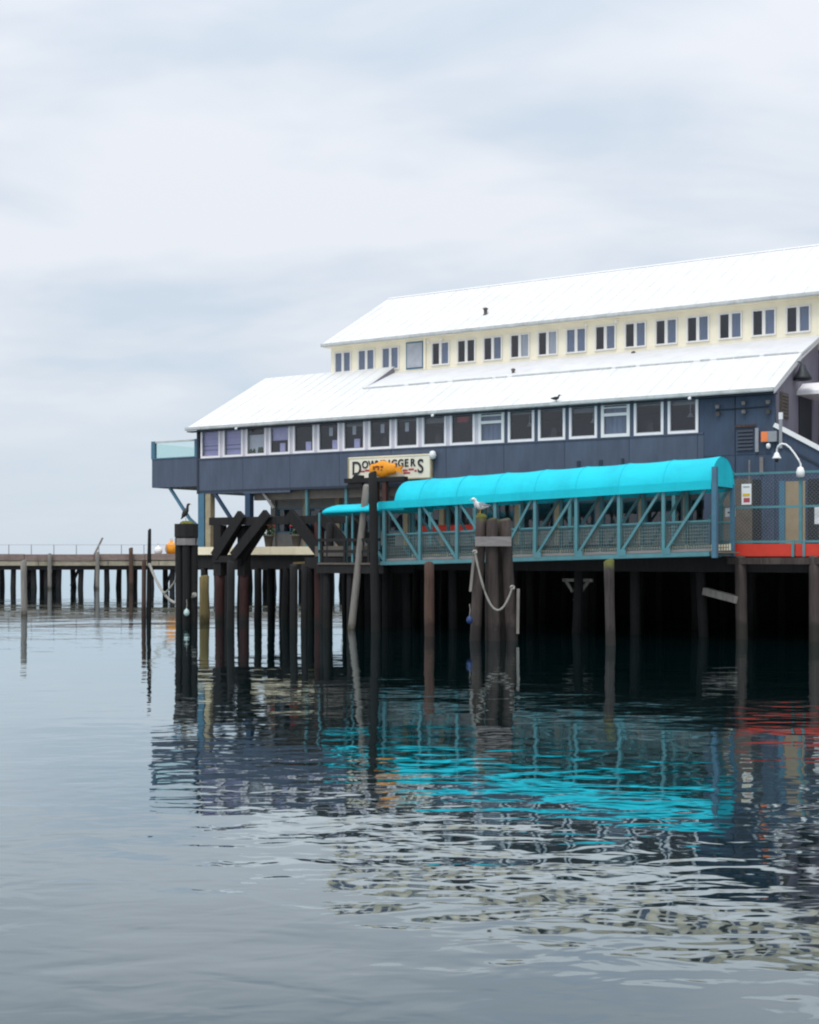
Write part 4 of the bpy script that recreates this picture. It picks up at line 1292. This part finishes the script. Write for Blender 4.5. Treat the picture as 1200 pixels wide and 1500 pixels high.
c1 = pile_cluster('pile_cluster', 'dark cluster of bound piles with black bird on top', -9.88, 60.6,
                  [(-.32, -.1, 4.30, .17, 0, 0), (.0, -.26, 4.36, .17, 0, 0), (.32, -.1, 4.28, .17, 0, 0), (-.2, .26, 4.3, .17, 0, 0), (.2, .26, 4.3, .17, 0, 0), (0, .03, 4.35, .16, 0, 0)], 3.7, M_PILE_D, 500)
ban = MB()
pts = [(-.50, -.16), (-.30, -.34), (0, -.47), (.30, -.34), (.50, -.16), (.42, .28), (.2, .45), (-.2, .45), (-.42, .28)]
for z0, z1, m_, grow in ((3.50, 3.80, M_GREYBOARD, 1.03), (3.86, 4.44, M_BLACKWOOD, 1.05)):
    MB().add([(p[0] * grow, p[1] * grow, z0) for p in pts] + [(p[0] * grow, p[1] * grow, z1) for p in pts],
             [tuple(range(9))[::-1], tuple(range(9, 18))] + [(i, (i + 1) % 9, 9 + (i + 1) % 9, 9 + i) for i in range(9)]).build('band' if m_ is M_GREYBOARD else 'head_timber', m_, c1)
MB().lathe([(.34, 4.44), (.3, 4.52), (.18, 4.57), (.04, 4.58)], 12).build('moss_cap', M_MOSS, c1)

c2 = pile_cluster('pile_cluster', 'leaning cluster of brown mossy piles with gull on top', 2.98, 48.8,
                  [(-.62, -.1, 4.38, .19, .20, 0), (.02, -.25, 4.30, .20, -.06, 0), (.66, -.1, 4.28, .20, -.22, .0), (-.05, .35, 4.2, .19, 0, -.1), (.35, .3, 4.25, .18, -.1, 0)], 3.6, M_PILE_M2, 520)
MB().box(-.66, .62, -.56, -.42, 3.36, 3.70).build('band_board', M_GREYBOARD, c2)
MB().box(-.60, .58, .5, .62, 3.36, 3.70).build('band_board', M_GREYBOARD, c2)
MB().lathe([(.20, 4.38), (.19, 4.47), (.1, 4.52), (.02, 4.53)], 10, (-.42, -.1, 0)).build('moss_cap', M_MOSS, c2)
MB().bar((.88, -.30, 1.85), (.86, -.30, .25), .10, .08, up=(0, 1, 0)).build('pale_split_bark', M_PILE_G, c2)
MB().bar((-.70, -.32, 3.0), (-.82, -.32, 1.75), .09, .08, up=(0, 1, 0)).build('pale_split_bark', M_PILE_G, c2)


# ------------------------------------------------------------------ ropes and small floats
def hang(a, b, sag, n=18):
    a, b = Vector(a), Vector(b)
    return [a.lerp(b, t) - Vector((0, 0, sag * 4 * t * (1 - t))) for t in [i / n for i in range(n + 1)]]


def rope(name, pts, r, label):
    t = thing(name, label, 'rope', pts[0])
    off = pts[0]
    rr_ = [r * (1 + .12 * math.sin(i * 2.1)) for i in range(len(pts))]
    MB().tube([p - off for p in pts], r, 7, rr_).build('strand', M_ROPE, t)
    for p in (pts[0], pts[-1]):
        c_ = p - off
        MB().tube([c_ + Vector((.055 * math.cos(a), 0.03 * math.sin(2 * a), .055 * math.sin(a))) for a in [2 * math.pi * k / 10 for k in range(11)]], r * 1.1, 6).build('knot', M_ROPE, t)
    return t


rope('mooring_rope', hang((-12.93, 68.0, 2.55), (-9.45, 60.02, 1.30), 1.0), .065, 'pale rope sagging from the tall thin pole to left pile cluster')
rope('mooring_rope', hang((-11.6, 64.6, 1.25), (-10.8, 64.0, 2.2), .12, 8), .045, 'short loose rope end rising beside the sagging rope')
rope('mooring_rope', hang((2.30, 48.1, 3.15), (3.62, 48.05, 1.9), 1.35), .040, 'looped rope hanging across the mossy pile cluster')


def small_float(name, x, y, z, r, m, label):
    t = thing(name, label, 'float', (x, y, z))
    MB().lathe([(r * .3, 0), (r * .85, r * .4), (r, r * 1.1), (r * .8, r * 1.9), (r * .3, r * 2.3), (r * .2, r * 2.6)], 12).build('body', m, t)
    MB().tube([(0, 0, r * 2.5), (.02, 0, r * 2.5 + .18), (0, .02, r * 2.5 + .4)], .015, 5).build('cord', M_ROPE, t)


small_float('small_float', -9.80, 60.0, .38, .13, M_PALEFLOAT, 'pale green float dangling below the rope knot')
small_float('small_float', 2.12, 48.1, .62, .12, M_BUOYBLUE, 'small dark blue float at the foot of mossy cluster')


# ------------------------------------------------------------------ birds
def bird(name, label, x, y, z, sc_, rotz, m_body, m_wing, m_beak, upright, m_tail=None):
    t = thing(name, label, 'bird', (x, y, z), rotz)
    # spine from the tail to the beak, x forward
    if upright:
        spine = [(-.22, .10, .02, .015), (-.17, .17, .05, .03), (-.10, .28, .085, .075), (-.03, .40, .10, .095), (.04, .52, .085, .08), (.08, .62, .05, .05), (.09, .71, .04, .042), (.11, .79, .045, .045), (.16, .82, .04, .038), (.21, .82, .02, .02)]
    else:
        spine = [(-.34, .22, .03, .015), (-.26, .23, .06, .035), (-.14, .23, .10, .085), (.0, .24, .125, .115), (.11, .28, .105, .10), (.17, .36, .06, .065), (.20, .43, .055, .058), (.245, .455, .055, .053), (.29, .45, .035, .033), (.31, .445, .02, .02)]
    rings_ = []
    for i, (px, pz, ry, rz) in enumerate(spine):
        a_, b_ = spine[max(i - 1, 0)], spine[min(i + 1, len(spine) - 1)]
        tx, tz_ = b_[0] - a_[0], b_[1] - a_[1]
        l_ = math.hypot(tx, tz_)
        nx_, nz_ = -tz_ / l_, tx / l_
        if upright:
            ry, rz = ry * 1.5, rz * 1.45
        rings_.append([((px + nx_ * rz * math.sin(q)) * sc_, ry * math.cos(q) * sc_, (pz + nz_ * rz * math.sin(q)) * sc_) for q in [2 * math.pi * k / 12 for k in range(12)]])
    MB().rings(rings_).build('body', m_body, t)
    hx, hz_ = spine[-1][0], spine[-1][1]
    MB().tube([(hx * sc_ - .01, 0, hz_ * sc_), ((hx + .05) * sc_, 0, (hz_ - .005) * sc_), ((hx + .085) * sc_, 0, (hz_ - .025) * sc_)], .012, 6, [.016 * sc_, .012 * sc_, .004]).build('beak', m_beak, t)
    for sd in (1, -1):
        if upright:
            wv_ = [(.06, .52), (.02, .36), (-.10, .20), (-.24, .10), (-.14, .28), (-.06, .44)]
            yy_ = .15
        else:
            wv_ = [(.12, .33), (.08, .22), (-.10, .20), (-.40, .27), (-.20, .31), (.0, .36)]
            yy_ = .125
        n_ = len(wv_)
        v1 = [(a * sc_, sd * yy_ * (.6 if k_ == 3 else 1) * sc_, b * sc_) for k_, (a, b) in enumerate(wv_)]
        v2 = [(a * sc_, sd * (yy_ - .05) * (.5 if k_ == 3 else 1) * sc_, b * sc_) for k_, (a, b) in enumerate(wv_)]
        MB().add(v1 + v2, [tuple(range(n_)), tuple(range(n_, 2 * n_))[::-1]] + [(i, (i + 1) % n_, n_ + (i + 1) % n_, n_ + i) for i in range(n_)]).build('wing', m_wing, t)
        MB().tube([(.0, sd * .04 * sc_, .16 * sc_), (.01, sd * .04 * sc_, .01), (.06 * sc_, sd * .05 * sc_, .006)], .010 * sc_, 5).build('leg', m_beak, t)
        ex, ez = spine[-3][0], spine[-3][1]
        MB().lathe([(.002, -.008), (.009, 0), (.002, .008)], 6, ((ex + .01) * sc_, sd * spine[-3][2] * .92 * sc_, (ez + .015) * sc_)).build('eye', M_DARKMETAL, t)
    return t


bird('gull', 'white gull standing on the mossy pile cluster', 2.50, 48.62, 4.51, 1.15, R(215), M_GULLW, M_GULLG, M_BEAK, False)
bird('cormorant', 'black bird perched upright on the left pile cluster', -9.92, 60.5, 4.56, .92, R(20), M_BLACKBIRD, M_BLACKBIRD, M_BEAK, True)
p_ = W(20.1, -.35, 9.42)
bird('pigeon', 'tiny dark bird perched on the lower roof edge', p_.x, p_.y, 9.41, .62, R(-20), M_BLACKBIRD, M_DARKMETAL, M_DARKMETAL, False)
